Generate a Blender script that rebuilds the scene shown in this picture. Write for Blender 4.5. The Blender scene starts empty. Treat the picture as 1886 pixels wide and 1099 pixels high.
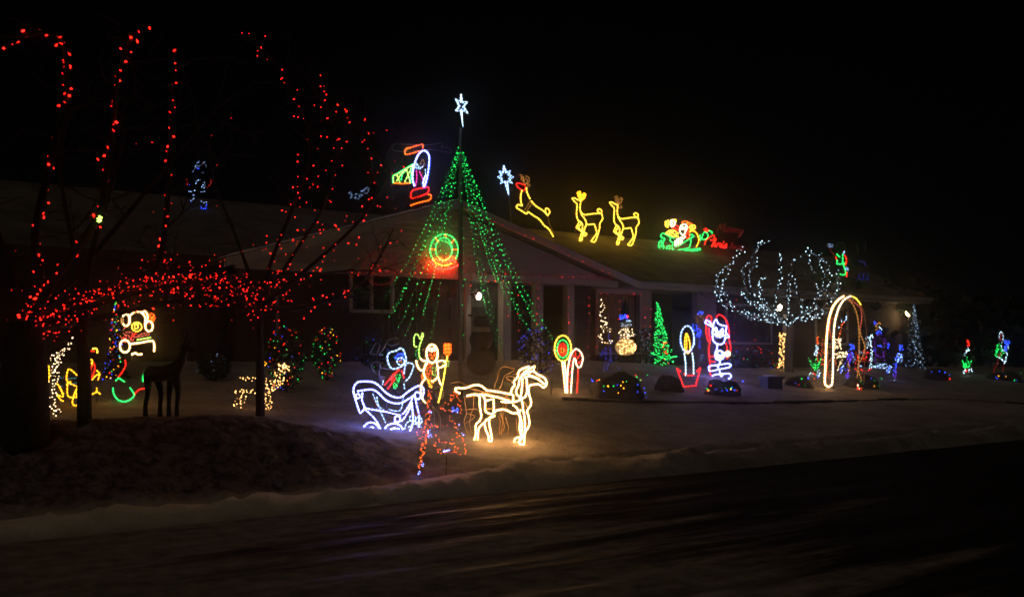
import bpy, bmesh, math, random
from mathutils import Vector, noise, Matrix
random.seed(7)
R = random.Random(11)
scene = bpy.context.scene
C = scene.collection

# ------------------------------------------------------------------ camera, sky, sun, exposure
CAM_Z, F, HX, HY = 1.6, 1800.0, 943.0, 650.0          # photograph pixels (1886 x 1099)
cd = bpy.data.cameras.new('camera'); cam = bpy.data.objects.new('camera', cd); C.objects.link(cam)
cam.location = (0, 0, CAM_Z); cam.rotation_euler = (math.radians(90), 0, 0)
cd.sensor_width = 36; cd.lens = F / 1886 * 36
cd.shift_y = (HY - 549.5) / 1886
cd.clip_start = 0.1; cd.clip_end = 5000
scene.camera = cam
w = bpy.data.worlds.new('World'); scene.world = w; w.use_nodes = True
nt = w.node_tree; bg = nt.nodes['Background']
sky = nt.nodes.new('ShaderNodeTexSky'); sky.sky_type = 'NISHITA'; sky.sun_disc = False
SUN_EL, SUN_AZ = 58.0, 205.0       # a faint glow of the lit street, from behind the viewer's left
sky.sun_elevation = math.radians(SUN_EL); sky.sun_rotation = math.radians(SUN_AZ)
nt.links.new(sky.outputs[0], bg.inputs[0]); bg.inputs[1].default_value = 0.00008
sl = bpy.data.lights.new('sun', 'SUN'); sl.energy = 0.08; sl.angle = math.radians(12); sl.color = (1.0, 0.83, 0.60)
so = bpy.data.objects.new('sun', sl); C.objects.link(so)
az = math.radians(SUN_AZ); el = math.radians(SUN_EL)
sdir = Vector((math.sin(az) * math.cos(el), math.cos(az) * math.cos(el), math.sin(el)))
so.rotation_euler = sdir.to_track_quat('Z', 'Y').to_euler()
so.location = (-8, -8, 12)
vs = scene.view_settings
vs.view_transform = 'Standard'; vs.look = 'None'; vs.exposure = 0.0; vs.gamma = 1.0; vs.use_curve_mapping = False
cy = scene.cycles
cy.use_denoising = True
try: cy.denoiser = 'OPENIMAGEDENOISE'
except Exception: pass
cy.pixel_filter_type = 'BLACKMAN_HARRIS'; cy.filter_width = 1.6
cy.sample_clamp_indirect = 5.0; cy.max_bounces = 5; cy.diffuse_bounces = 2; cy.glossy_bounces = 3
cy.transparent_max_bounces = 16; cy.caustics_reflective = False; cy.caustics_refractive = False
cy.use_light_tree = True; cy.volume_bounces = 1

# ------------------------------------------------------------------ places: the street runs along U, M points away from it to the house
UX, UY = 0.813, 0.582
U = Vector((UX, UY, 0)); M = Vector((-UY, UX, 0)); YAW = math.atan2(UY, UX)
ROAD0 = Vector((0, 11.3, 0))
HOUSE0 = Vector((-1.6, 25.7, 0))
def td(x, y):
    p = Vector((x, y, 0)) - ROAD0
    return p.dot(U), p.dot(M)
def sm(a, b, x):
    t = max(0.0, min(1.0, (x - a) / (b - a))); return t * t * (3 - 2 * t)
def lerp(a, b, t): return a + (b - a) * t
def interp(x, pts):
    if x <= pts[0][0]: return pts[0][1]
    for (a, va), (b, vb) in zip(pts, pts[1:]):
        if x <= b: return lerp(va, vb, (x - a) / (b - a))
    return pts[-1][1]
def plateau(t): return interp(t, [(7, 1.40), (11, 1.40), (14, 1.25), (18.5, 1.10), (26, 1.06), (34, 1.0), (60, 0.8)])
def base_h(t, d):
    zr = plateau(t) * interp(d, [(-1, 0.0), (0, 0.02), (7.2, 0.55), (10.2, 0.96), (12.5, 1.0), (40, 1.0)])
    zl = interp(d, [(-1, 0.0), (0, 0.02), (1.3, 0.05)]) if d < 1.3 else 0
    if d >= 1.3:
        zl = lerp(0.05, 0.80, sm(1.3, 2.9, d)) if d < 2.9 else interp(d, [(2.9, 0.80), (5, 0.76), (7.5, 0.86), (12.5, 1.38)])
    return lerp(zl, zr, sm(-2.6, 0.9, t))
def ground(x, y):
    return base_h(*td(x, y))
def ray(px, py): return (px - HX) / F, (HY - py) / F
def at(px, py, Y):
    rx, rz = ray(px, py); return Vector((rx * Y, Y, CAM_Z + rz * Y))
def hit(px, py):
    """where the sight line through a foot meets the terrain"""
    rx, rz = ray(px, py); y = 6.0
    while y < 60:
        if CAM_Z + rz * y <= ground(rx * y, y) or (8 < px < 1720 and td(rx * y, y)[1] > 11.5): break
        y += 0.03
    return Vector((rx * y, y, ground(rx * y, y)))

# ------------------------------------------------------------------ materials
def mat(name):
    m = bpy.data.materials.new(name); m.use_nodes = True
    return m, m.node_tree, m.node_tree.nodes['Principled BSDF']
def plain(name, col, rough=0.7, metal=0.0, var=0.12, scale=6.0, bump=0.0):
    m, t, b = mat(name)
    n = t.nodes.new('ShaderNodeTexNoise'); n.inputs['Scale'].default_value = scale; n.inputs['Detail'].default_value = 5
    tc = t.nodes.new('ShaderNodeTexCoord'); t.links.new(tc.outputs['Object'], n.inputs['Vector'])
    r = t.nodes.new('ShaderNodeValToRGB')
    r.color_ramp.elements[0].position = 0.3; r.color_ramp.elements[1].position = 0.7
    r.color_ramp.elements[0].color = (*[max(0, c * (1 - var)) for c in col], 1)
    r.color_ramp.elements[1].color = (*[min(1, c * (1 + var)) for c in col], 1)
    t.links.new(n.outputs['Fac'], r.inputs[0]); t.links.new(r.outputs[0], b.inputs['Base Color'])
    b.inputs['Roughness'].default_value = rough; b.inputs['Metallic'].default_value = metal
    if bump:
        bp = t.nodes.new('ShaderNodeBump'); bp.inputs['Strength'].default_value = bump; bp.inputs['Distance'].default_value = 0.03
        t.links.new(n.outputs['Fac'], bp.inputs['Height']); t.links.new(bp.outputs[0], b.inputs['Normal'])
    return m
def emitter(name, col, strength, attr, pulse=False, lo=0.15):
    m = bpy.data.materials.new(name); m.use_nodes = True; t = m.node_tree
    b = t.nodes['Principled BSDF']
    b.inputs['Base Color'].default_value = (0.05, 0.05, 0.05, 1); b.inputs['Roughness'].default_value = 0.4
    b.inputs['Emission Color'].default_value = (*col, 1)
    a = t.nodes.new('ShaderNodeAttribute'); a.attribute_name = attr
    if pulse:
        s = t.nodes.new('ShaderNodeMath'); s.operation = 'MULTIPLY'; s.inputs[1].default_value = 2 * math.pi
        t.links.new(a.outputs['Fac'], s.inputs[0])
        c = t.nodes.new('ShaderNodeMath'); c.operation = 'SINE'; t.links.new(s.outputs[0], c.inputs[0])
        k = t.nodes.new('ShaderNodeMapRange'); k.inputs[1].default_value = -1; k.inputs[2].default_value = 1
        k.inputs[3].default_value = strength * lo; k.inputs[4].default_value = strength * (2 - lo)
        t.links.new(c.outputs[0], k.inputs[0]); t.links.new(k.outputs[0], b.inputs['Emission Strength'])
    else:
        k = t.nodes.new('ShaderNodeMath'); k.operation = 'MULTIPLY'; k.inputs[1].default_value = strength
        t.links.new(a.outputs['Fac'], k.inputs[0]); t.links.new(k.outputs[0], b.inputs['Emission Strength'])
    return m
# light colours: (colour, rope strength, bulb strength)
COL = {
    'white':  ((0.19, 0.23, 1.0), 17.0, 13.0),
    'ice':    ((0.34, 0.56, 1.0), 3.6, 6.0),
    'icy':    ((0.55, 0.82, 1.0), 4.0, 6.5),
    'warm':   ((1.0, 0.48, 0.14), 25.0, 12.0),
    'cream':  ((1.0, 0.68, 0.36), 9.0, 8.5),
    'yellow': ((1.0, 0.56, 0.04), 6.0, 9.0),
    'gold':   ((1.0, 0.38, 0.01), 5.0, 6.5),
    'orange': ((1.0, 0.10, 0.006), 5.0, 6.0),
    'red':    ((1.0, 0.012, 0.006), 4.5, 6.5),
    'green':  ((0.015, 1.0, 0.13), 4.0, 2.9),
    'bowred': ((1.0, 0.012, 0.006), 20.0, 6.5),
    'lime':   ((0.48, 0.95, 0.12), 3.6, 4.5),
    'blue':   ((0.02, 0.06, 1.0), 4.0, 6.0),
    'purple': ((0.30, 0.02, 0.8), 2.0, 3.0),
    'pink':   ((1.0, 0.02, 0.30), 2.2, 3.5),
    'teal':   ((0.02, 0.35, 0.42), 0.6, 1.5),
    'dimred': ((1.0, 0.02, 0.02), 0.14, 1.0),  # faint glow put into ropes that are switched off
    'dimgreen': ((0.03, 1.0, 0.2), 0.4, 0.8),
    'dimblue': ((0.03, 0.07, 1.0), 0.2, 0.9),
    'amber':  ((1.0, 0.40, 0.07), 0.5, 2.0),
    'blush':  ((1.0, 0.13, 0.10), 0.7, 1.8),
}
def halo_shell(name, col, strength):
    """painted halo round a rope light or bulb: clear shell, faint emission as bloom"""
    m = bpy.data.materials.new(name); m.use_nodes = True; t = m.node_tree; t.nodes.remove(t.nodes['Principled BSDF'])
    a = t.nodes.new('ShaderNodeBsdfTransparent'); e = t.nodes.new('ShaderNodeEmission'); d = t.nodes.new('ShaderNodeAddShader')
    e.inputs[0].default_value = (*col, 1); e.inputs[1].default_value = strength
    t.links.new(a.outputs[0], d.inputs[0]); t.links.new(e.outputs[0], d.inputs[1]); t.links.new(d.outputs[0], t.nodes['Material Output'].inputs['Surface'])
    m.cycles.emission_sampling = 'NONE'
    return m
def halo_mat(c, k, key):
    if (key, c) not in _m: _m[key, c] = halo_shell('halo_' + key + '_' + c, COL[c][0], COL[c][2 if key == 'cap' else 1] * k)
    return _m[key, c]
_m = {}
def rope_mat(c):
    if ('r', c) not in _m: _m['r', c] = emitter('rope_light_' + c, COL[c][0], COL[c][1], 'u', True)
    return _m['r', c]
def bulb_mat(c):
    if ('b', c) not in _m: _m['b', c] = emitter('bulb_' + c, COL[c][0], COL[c][2], 'b')
    return _m['b', c]
WIRE = plain('dark_green_wire', (0.010, 0.014, 0.010), 0.6)
METAL = plain('frame_metal', (0.06, 0.06, 0.06), 0.45, 0.6)
TUBE_GREY = plain('unlit_clear_tube', (0.34, 0.34, 0.36), 0.25)
TUBE_AMBER = plain('unlit_amber_tube', (0.50, 0.30, 0.12), 0.25)
TUBE_RED = plain('unlit_red_tube', (0.5, 0.05, 0.05), 0.25)
TUBE_BLUE = plain('unlit_blue_tube', (0.05, 0.08, 0.4), 0.25)
BARK = plain('bark', (0.022, 0.017, 0.013), 0.9, var=0.5, scale=18, bump=0.6)
TWIG = plain('twig_bark', (0.024, 0.018, 0.014), 0.9, var=0.3)
PALEBARK = plain('pale_bark', (0.13, 0.11, 0.095), 0.9, var=0.4, scale=18, bump=0.5)
LEAF = plain('evergreen_leaf', (0.018, 0.035, 0.016), 0.7, var=0.5, scale=20)

# ------------------------------------------------------------------ mesh collector
class MB:
    def __init__(s): s.v = []; s.f = []; s.m = []; s.u = []; s.b = []
    def add(s, vs, fs, mi=0, u=None, b=1.0):
        n = len(s.v); s.v += [tuple(p) for p in vs]; s.f += [tuple(i + n for i in f) for f in fs]; s.m += [mi] * len(fs)
        s.u += list(u) if u is not None else [0.0] * len(vs); s.b += [b] * len(vs)
    def tube(s, pts, r, mi=0, n=6, upx=None, r1=None, cap=True):
        pts = [Vector(p) for p in pts]
        q = [pts[0]]
        for p in pts[1:]:
            if (p - q[-1]).length > 1e-4: q.append(p)
        pts = q
        if len(pts) < 2: return
        L = len(pts); vs = []; us = []; acc = 0.0; side = None
        for i, p in enumerate(pts):
            t = (pts[min(i + 1, L - 1)] - pts[max(i - 1, 0)])
            if t.length < 1e-6: t = Vector((0, 0, 1))
            t.normalize()
            if side is None:
                side = t.cross(Vector((0.123, 0.9, 0.31))).normalized()
            side = (side - t * side.dot(t))
            if side.length < 1e-4: side = t.cross(Vector((0.7, 0.2, 0.5)))
            side.normalize(); up = t.cross(side)
            if i: acc += (p - pts[i - 1]).length
            rr = r if r1 is None else lerp(r, r1, i / (L - 1))
            for k in range(n):
                a = 2 * math.pi * k / n
                vs.append(p + (side * math.cos(a) + up * math.sin(a)) * rr); us.append(acc / upx if upx else 0)
        fs = []
        for i in range(L - 1):
            for k in range(n):
                fs.append((i * n + k, i * n + (k + 1) % n, (i + 1) * n + (k + 1) % n, (i + 1) * n + k))
        if cap:
            fs.append(tuple(reversed(range(n)))); fs.append(tuple((L - 1) * n + k for k in range(n)))
        s.add(vs, fs, mi, us)
    def bulb(s, p, r, mi=0, b=1.0, axis=None, stretch=1.6):
        a = (axis or Vector((R.gauss(0, 1), R.gauss(0, 1), R.gauss(0, 1)))).normalized()
        c = a.cross(Vector((0.31, 0.52, 0.8))).normalized(); d = a.cross(c)
        p = Vector(p)
        s.add([p + c * r, p + d * r, p - c * r, p - d * r, p + a * r * stretch, p - a * r * stretch],
              [(0, 1, 4), (1, 2, 4), (2, 3, 4), (3, 0, 4), (1, 0, 5), (2, 1, 5), (3, 2, 5), (0, 3, 5)], mi, None, b)
    def lamp(s, p, r, mi, b, ci, cr=2.2, **kw):
        s.bulb(p, r, mi, b, **kw)
        if b > 0.5: s.bulb(p, r * cr, ci, 1.0, stretch=1.2)  # wider glowing shell paints a halo round bright bulbs
    def box(s, a, b, mi=0):
        x0, y0, z0 = a; x1, y1, z1 = b
        s.add([(x0, y0, z0), (x1, y0, z0), (x1, y1, z0), (x0, y1, z0), (x0, y0, z1), (x1, y0, z1), (x1, y1, z1), (x0, y1, z1)],
              [(0, 3, 2, 1), (4, 5, 6, 7), (0, 1, 5, 4), (1, 2, 6, 5), (2, 3, 7, 6), (3, 0, 4, 7)], mi)
    def lathe(s, prof, c, n=16, mi=0, axis=None, jit=0.0):
        c = Vector(c); z = (axis or Vector((0, 0, 1))).normalized()
        x = z.cross(Vector((0, 1, 0.01))).normalized(); y = z.cross(x); vs = []
        for (r, h) in prof:
            for k in range(n):
                a = 2 * math.pi * k / n; rr = r * (1 + jit * noise.noise(Vector((math.cos(a) * 2, math.sin(a) * 2, h * 3))))
                vs.append(c + x * rr * math.cos(a) + y * rr * math.sin(a) + z * h)
        fs = []
        for i in range(len(prof) - 1):
            for k in range(n): fs.append((i * n + k, i * n + (k + 1) % n, (i + 1) * n + (k + 1) % n, (i + 1) * n + k))
        fs.append(tuple(reversed(range(n)))); fs.append(tuple((len(prof) - 1) * n + k for k in range(n)))
        s.add(vs, fs, mi)
    def ball(s, c, rx, rz, n=16, mi=0, ry=None):
        prof = []
        for i in range(9):
            a = -math.pi / 2 + math.pi * i / 8; prof.append((max(0.004, rx * math.cos(a)), rz * math.sin(a)))
        s.lathe(prof, c, n, mi)
    def build(s, name, mats, parent=None, origin=None, smooth=False):
        o0 = origin if origin is not None else Vector((0, 0, 0))
        me = bpy.data.meshes.new(name)
        me.from_pydata([(x - o0[0], y - o0[1], z - o0[2]) for x, y, z in s.v], [], s.f)
        for m in mats if isinstance(mats, (list, tuple)) else [mats]: me.materials.append(m)
        me.polygons.foreach_set('material_index', s.m)
        a = me.attributes.new('u', 'FLOAT', 'POINT'); a.data.foreach_set('value', s.u)
        a = me.attributes.new('b', 'FLOAT', 'POINT'); a.data.foreach_set('value', s.b)
        if smooth: me.polygons.foreach_set('use_smooth', [True] * len(s.f))
        me.update()
        o = bpy.data.objects.new(name, me); C.objects.link(o)
        if parent is not None: o.parent = parent
        return o
def tag(o, label, cat, group=None, kind=None):
    o['label'] = label; o['category'] = cat
    if group: o['group'] = group
    if kind: o['kind'] = kind
    return o
def thing(name, label, cat, loc, group=None, rotz=0.0):
    o = bpy.data.objects.new(name, None); C.objects.link(o); o.location = loc; o.rotation_euler = (0, 0, rotz)
    o.empty_display_size = 0.2
    return tag(o, label, cat, group)
def structure(o): o['kind'] = 'structure'; return o

# ------------------------------------------------------------------ terrain and road
def noisy(x, y, s): return noise.noise(Vector((x * s, y * s, 3.7)))
def axis_vals(dense0, dense1, step, lo, hi):
    v = []; x = dense0; st = step
    while x > lo: st *= 1.35; x -= st; v.append(x)
    v.reverse()
    n = int((dense1 - dense0) / step); v += [dense0 + i * step for i in range(n + 1)]
    x = dense1; st = step
    while x < hi: st *= 1.35; x += st; v.append(x)
    return v
ts = axis_vals(-9, 34, 0.085, -500, 600); ds = axis_vals(-0.9, 13.5, 0.085, -400, 700)
verts = []; mask = []; vmask = []; faces = []
for d in ds:
    for t in ts:
        p = ROAD0 + U * t + M * d
        z = base_h(t, d)
        n1 = noisy(t, d, 0.7); n2 = noisy(t + 40, d, 2.6); n3 = noisy(t, d + 30, 7.0)
        z += 0.020 * n1 + 0.020 * n2 * (1 if d > 0.3 else 0.4) + 0.012 * n3
        # ploughed ridge beside the road, broken into lumps
        rc = 0.55 + 0.25 * noisy(t, 3.0, 0.35)
        ridge = math.exp(-((d - rc) / 0.30) ** 2)
        z += ridge * (0.09 + 0.09 * noisy(t, d, 1.3) + 0.09 * max(0, n3 + n2))
        rut2 = math.exp(-((d - 0.12 - 0.06 * noisy(t, 5, 0.5)) / 0.07) ** 2); z -= rut2 * 0.05
        rut = math.exp(-((d - 1.15 - 0.15 * noisy(t, 9, 0.3)) / 0.12) ** 2)
        z -= rut * 0.09
        if d < 0.25: z -= 0.10 * sm(0.25, -0.35, d) + 0.02
        if -300 < d < -12: z = min(z, -0.05) if d > -13.5 else 0.10 + 0.1 * n1
        bank = sm(1.0, 1.5, d + 0.25 * n2) * sm(3.6, 2.8, d) * sm(1.0, -0.9, t)
        z += bank * (0.06 * n2 + 0.05 * n3 + 0.03 * noisy(t + 9, d, 15.0))
        verts.append((p.x, p.y, z)); mask.append(bank); vmask.append(sm(1.6, 0.9, d) * sm(4, -2, t) * (1 - 0.75 * max(rut2, rut * (0.6 + n2))))  # verge mask: painted lamplight fading to the right, darker along the ruts
nt_ = len(ts)
for i in range(len(ds) - 1):
    for j in range(nt_ - 1):
        a = i * nt_ + j; faces.append((a, a + 1, a + 1 + nt_, a + nt_))
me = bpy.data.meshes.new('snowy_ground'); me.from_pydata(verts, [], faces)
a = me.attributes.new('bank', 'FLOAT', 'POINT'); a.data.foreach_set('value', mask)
a = me.attributes.new('verge_light', 'FLOAT', 'POINT'); a.data.foreach_set('value', vmask)
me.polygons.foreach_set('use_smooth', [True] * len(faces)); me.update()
snow, t, b = mat('trampled_snow')
tc = t.nodes.new('ShaderNodeTexCoord')
def nz(scale, det=6, rough=0.6):
    n = t.nodes.new('ShaderNodeTexNoise'); n.inputs['Scale'].default_value = scale; n.inputs['Detail'].default_value = det
    n.inputs['Roughness'].default_value = rough; t.links.new(tc.outputs['Object'], n.inputs['Vector']); return n
def ramp(src, stops):
    r = t.nodes.new('ShaderNodeValToRGB'); e = r.color_ramp.elements
    e[0].position, e[0].color = stops[0][0], (*stops[0][1], 1); e[1].position, e[1].color = stops[1][0], (*stops[1][1], 1)
    for pos, c in stops[2:]:
        k = e.new(pos); k.color = (*c, 1)
    t.links.new(src, r.inputs[0]); return r
def mixc(fac, a, b_):
    m = t.nodes.new('ShaderNodeMix'); m.data_type = 'RGBA'
    t.links.new(fac, m.inputs['Factor']); t.links.new(a, m.inputs['A']); t.links.new(b_, m.inputs['B']); return m.outputs['Result']
base = ramp(nz(1.1).outputs['Fac'], [(0.3, (0.18, 0.155, 0.13)), (0.7, (0.40, 0.365, 0.33))])
dirt = ramp(nz(9, 8, 0.7).outputs['Fac'], [(0.54, (0, 0, 0)), (0.66, (1, 1, 1))])
dcol = ramp(nz(22).outputs['Fac'], [(0.3, (0.07, 0.055, 0.04)), (0.7, (0.20, 0.17, 0.13))])
c1 = mixc(dirt.outputs[0], base.outputs[0], dcol.outputs[0])
bcol = ramp(nz(6.5, 10, 0.78).outputs['Fac'], [(0.42, (0.025, 0.020, 0.020)), (0.58, (0.20, 0.18, 0.21))])
at_ = t.nodes.new('ShaderNodeAttribute'); at_.attribute_name = 'bank'
c2 = mixc(at_.outputs['Fac'], c1, bcol.outputs[0])
at2 = t.nodes.new('ShaderNodeAttribute'); at2.attribute_name = 'verge_light'
vc = ramp(nz(4).outputs['Fac'], [(0.3, (0.66, 0.60, 0.46)), (0.7, (0.90, 0.85, 0.70))])  # street lamplight painted in as pale yellow snow
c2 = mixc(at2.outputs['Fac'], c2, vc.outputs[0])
t.links.new(c2, b.inputs['Base Color']); b.inputs['Roughness'].default_value = 0.75
bp = t.nodes.new('ShaderNodeBump'); bp.inputs['Strength'].default_value = 0.7; bp.inputs['Distance'].default_value = 0.04
t.links.new(nz(14, 6, 0.65).outputs['Fac'], bp.inputs['Height']); t.links.new(bp.outputs[0], b.inputs['Normal'])
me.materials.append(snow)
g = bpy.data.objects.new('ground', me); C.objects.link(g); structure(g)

road = MB(); rt = axis_vals(-14, 40, 0.5, -400, 500); rd = [-12.6 + i * 0.3 for i in range(43)]
vv = []; ff = []
for d in rd:
    for tt in rt: vv.append((tt, d, 0.012 * noisy(tt, d, 0.8)))
for i in range(len(rd) - 1):
    for j in range(len(rt) - 1):
        a = i * len(rt) + j; ff.append((a, a + 1, a + 1 + len(rt), a + len(rt)))
road.add(vv, ff)
rm, t, b = mat('icy_asphalt')
tc = t.nodes.new('ShaderNodeTexCoord')
mp = t.nodes.new('ShaderNodeMapping'); mp.inputs['Scale'].default_value = (0.16, 1.35, 1); t.links.new(tc.outputs['Object'], mp.inputs['Vector'])
st = t.nodes.new('ShaderNodeTexNoise'); st.inputs['Scale'].default_value = 1.0; st.inputs['Detail'].default_value = 9; st.inputs['Roughness'].default_value = 0.68
t.links.new(mp.outputs[0], st.inputs['Vector'])
# packed snow thins out along the street towards the right
sx = t.nodes.new('ShaderNodeSeparateXYZ'); t.links.new(tc.outputs['Object'], sx.inputs[0])
mr = t.nodes.new('ShaderNodeMapRange'); mr.inputs[1].default_value = -5; mr.inputs[2].default_value = 5; mr.inputs[3].default_value = 0.19; mr.inputs[4].default_value = -0.22
t.links.new(sx.outputs[0], mr.inputs[0])
ad = t.nodes.new('ShaderNodeMath'); t.links.new(st.outputs['Fac'], ad.inputs[0]); t.links.new(mr.outputs[0], ad.inputs[1])
sm_ = ramp(ad.outputs[0], [(0.47, (0, 0, 0)), (0.60, (1, 1, 1))])
ac = ramp(nz(60).outputs['Fac'], [(0.3, (0.012, 0.012, 0.013)), (0.7, (0.030, 0.029, 0.028))])
sc_ = ramp(nz(5).outputs['Fac'], [(0.3, (0.14, 0.12, 0.10)), (0.7, (0.34, 0.30, 0.25))])
t.links.new(mixc(sm_.outputs[0], ac.outputs[0], sc_.outputs[0]), b.inputs['Base Color'])
mp2 = t.nodes.new('ShaderNodeMapping'); mp2.inputs['Scale'].default_value = (0.22, 2.4, 1); mp2.inputs['Location'].default_value = (3, 1.3, 0); t.links.new(tc.outputs['Object'], mp2.inputs['Vector'])
ic = t.nodes.new('ShaderNodeTexNoise'); ic.inputs['Scale'].default_value = 1.0; ic.inputs['Detail'].default_value = 10; ic.inputs['Roughness'].default_value = 0.72; t.links.new(mp2.outputs[0], ic.inputs['Vector'])
rr = ramp(ic.outputs['Fac'], [(0.52, (0.95, 0.95, 0.95)), (0.64, (0.36, 0.36, 0.36))])
rk = t.nodes.new('ShaderNodeRGB'); rk.outputs[0].default_value = (0.97, 0.97, 0.97, 1)
ri = ramp(ic.outputs['Fac'], [(0.48, (0.01, 0.01, 0.01)), (0.66, (0.22, 0.22, 0.22))]); fd = t.nodes.new('ShaderNodeMapRange'); fd.inputs[1].default_value = -3; fd.inputs[2].default_value = 4; fd.inputs[3].default_value = 1.0; fd.inputs[4].default_value = 0.12
t.links.new(sx.outputs[0], fd.inputs[0]); sp_ = t.nodes.new('ShaderNodeMath'); sp_.operation = 'MULTIPLY'; t.links.new(ri.outputs[0], sp_.inputs[0]); t.links.new(fd.outputs[0], sp_.inputs[1])
t.links.new(sp_.outputs[0], b.inputs['Specular IOR Level']); t.links.new(mixc(fd.outputs[0], rk.outputs[0], rr.outputs[0]), b.inputs['Roughness'])
bp = t.nodes.new('ShaderNodeBump'); bp.inputs['Strength'].default_value = 0.5; bp.inputs['Distance'].default_value = 0.02
t.links.new(ic.outputs['Fac'], bp.inputs['Height']); t.links.new(bp.outputs[0], b.inputs['Normal'])
ro = road.build('road', rm, smooth=True); ro.location = ROAD0; ro.rotation_euler = (0, 0, YAW); structure(ro)

# ------------------------------------------------------------------ the house (local x along the street, local -y towards it)
SIDING = plain('painted_siding', (0.38, 0.34, 0.31), 0.7, var=0.08, scale=3)
BROWN = plain('brown_brick', (0.055, 0.035, 0.028), 0.85, var=0.4, scale=14)
TRIM = plain('white_trim', (0.42, 0.40, 0.37), 0.55, var=0.06)
SHINGLE = plain('snow_dusted_shingle', (0.15, 0.13, 0.10), 0.9, var=0.4, scale=1.6, bump=0.3)
ROOFSNOW = plain('roof_edge_snow', (0.62, 0.63, 0.68), 0.8, var=0.1)
DOORM = plain('garage_door_paint', (0.035, 0.025, 0.020), 0.6)
GLASS, t_, b_ = mat('dark_glass'); b_.inputs['Base Color'].default_value = (0.01, 0.01, 0.012, 1); b_.inputs['Roughness'].default_value = 0.08
CURTAIN = plain('window_blind', (0.34, 0.22, 0.10), 0.8, var=0.15)
GZ = 1.30
house = thing('house', 'long low house with garage gable and snow dusted roof', 'house', HOUSE0 + Vector((0, 0, 0)), rotz=YAW)
def fac(px, py, yo=0.0):
    """a point of the facade seen at (px, py), in house coordinates, on the plane local y = yo"""
    rx, rz = ray(px, py); o = HOUSE0 + M * yo
    s = (rx * o.y - o.x) / (UX - UY * rx); Y = o.y + UY * s
    return Vector((s, yo, CAM_Z + rz * Y))
def fx(px, yo=0.0): return fac(px, 500, yo).x
def hpart(name, fn, m, parent=house, smooth=False):
    mb = MB(); fn(mb); o = mb.build(name, m, parent, smooth=smooth); return o
def hbox(name, a, b, m, parent=house): return hpart(name, lambda q: q.box(a, b), m, parent)
AZ_, EZ, ES = 5.57, 3.85, 5.8      # gable apex, eave height and half width
ZT = 3.68
# main block
hbox('wall', (-17, 1.0, 0.3), (fx(1101, 1.0) - 0.1, 9.0, 3.72), BROWN)
s0, s1, s2, s3, s4 = fx(1101, 1.0), fx(1179, 1.0), fx(1200, 1.0), fx(1284, 1.0), fx(1319, 1.0)
hbox('wall', (s0 - 0.098, 1.0, 0.3), (s1 + 0.05, 1.25, 1.55), BROWN)
hbox('wall', (s1 + 0.052, 1.0, 0.3), (s2, 1.25, 3.72), SIDING)
hbox('wall', (s3, 1.0, 0.3), (s4, 1.25, 3.72), SIDING)
hbox('wall', (s4 + 0.002, 1.02, 0.3), (22.4, 1.25, 3.72), BROWN)
hbox('wall', (s0 - 0.09, 8.8, 0.3), (22.4, 9.0, 3.72), SIDING)
hbox('wall', (22.2, 1.252, 0.3), (22.42, 8.79, 3.72), BROWN)
hbox('ceiling', (s0 - 0.09, 1.26, 3.60), (22.1, 8.78, 3.70), SIDING)
hbox('porch_wall', (s2 - 0.02, 2.2, 0.3), (s3 + 0.02, 2.4, 3.59), BROWN)
def roof_slab(q, p0, p1, p2, p3, th=0.14):
    dn = Vector((0, 0, -th)); P = [Vector(p) for p in (p0, p1, p2, p3)]; B = [p + dn for p in P]
    q.add(P + B, [(0, 1, 2, 3), (7, 6, 5, 4), (0, 4, 5, 1), (1, 5, 6, 2), (2, 6, 7, 3), (3, 7, 4, 0)])
RZ, RY, EY, MEZ = 5.85, 5.0, 0.4, 3.84
roof = hpart('roof', lambda q: (roof_slab(q, (-17.4, EY, MEZ), (23, EY, MEZ), (23, RY, RZ), (-17.4, RY, RZ)),
                                roof_slab(q, (-17.4, RY, RZ - 0.001), (23, RY, RZ - 0.001), (23, 9.6, MEZ), (-17.4, 9.6, MEZ))), SHINGLE)
groof = hpart('gable_roof', lambda q: (roof_slab(q, (ES + 0.45, -0.5, EZ - 0.13), (ES + 0.45, 4.2, EZ - 0.13), (0, 4.2, AZ_), (0, -0.5, AZ_)),
                                      roof_slab(q, (0, -0.5, AZ_), (0, 4.2, AZ_), (-ES - 0.45, 4.2, EZ - 0.13), (-ES - 0.45, -0.5, EZ - 0.13))), SHINGLE)
def edge_snow(q):
    for sgn in (-1,):
        n = 26
        for i in range(n):
            x0 = sgn * (ES + 0.45) * i / n; x1 = sgn * (ES + 0.45) * (i + 1) / n
            z0 = lerp(AZ_, EZ - 0.13, i / n); z1 = lerp(AZ_, EZ - 0.13, (i + 1) / n); h = 0.045 + 0.03 * noisy(i, 2, 0.7)
            q.add([(x0, -0.53, z0 + 0.004), (x1, -0.53, z1 + 0.004), (x1, -0.1, z1 + 0.004), (x0, -0.1, z0 + 0.004),
                   (x0, -0.50, z0 + h), (x1, -0.50, z1 + h), (x1, -0.13, z1 + h), (x0, -0.13, z0 + h)],
                  [(0, 3, 2, 1), (4, 5, 6, 7), (0, 1, 5, 4), (1, 2, 6, 5), (2, 3, 7, 6), (3, 0, 4, 7)])
hpart('edge_snow', edge_snow, ROOFSNOW, groof)
for sgn in (-1, 1):
    hpart('bargeboard', lambda q: roof_slab(q, (sgn * 0.0, -0.54, AZ_ - 0.02), (sgn * (ES + 0.45), -0.54, EZ - 0.15), (sgn * (ES + 0.45), -0.505, EZ - 0.15), (0, -0.505, AZ_ - 0.02), 0.2), TRIM, groof)
hbox('fascia', (ES + 0.5, EY - 0.06, MEZ - 0.24), (23.0, EY - 0.01, MEZ - 0.02), TRIM, roof)
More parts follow.
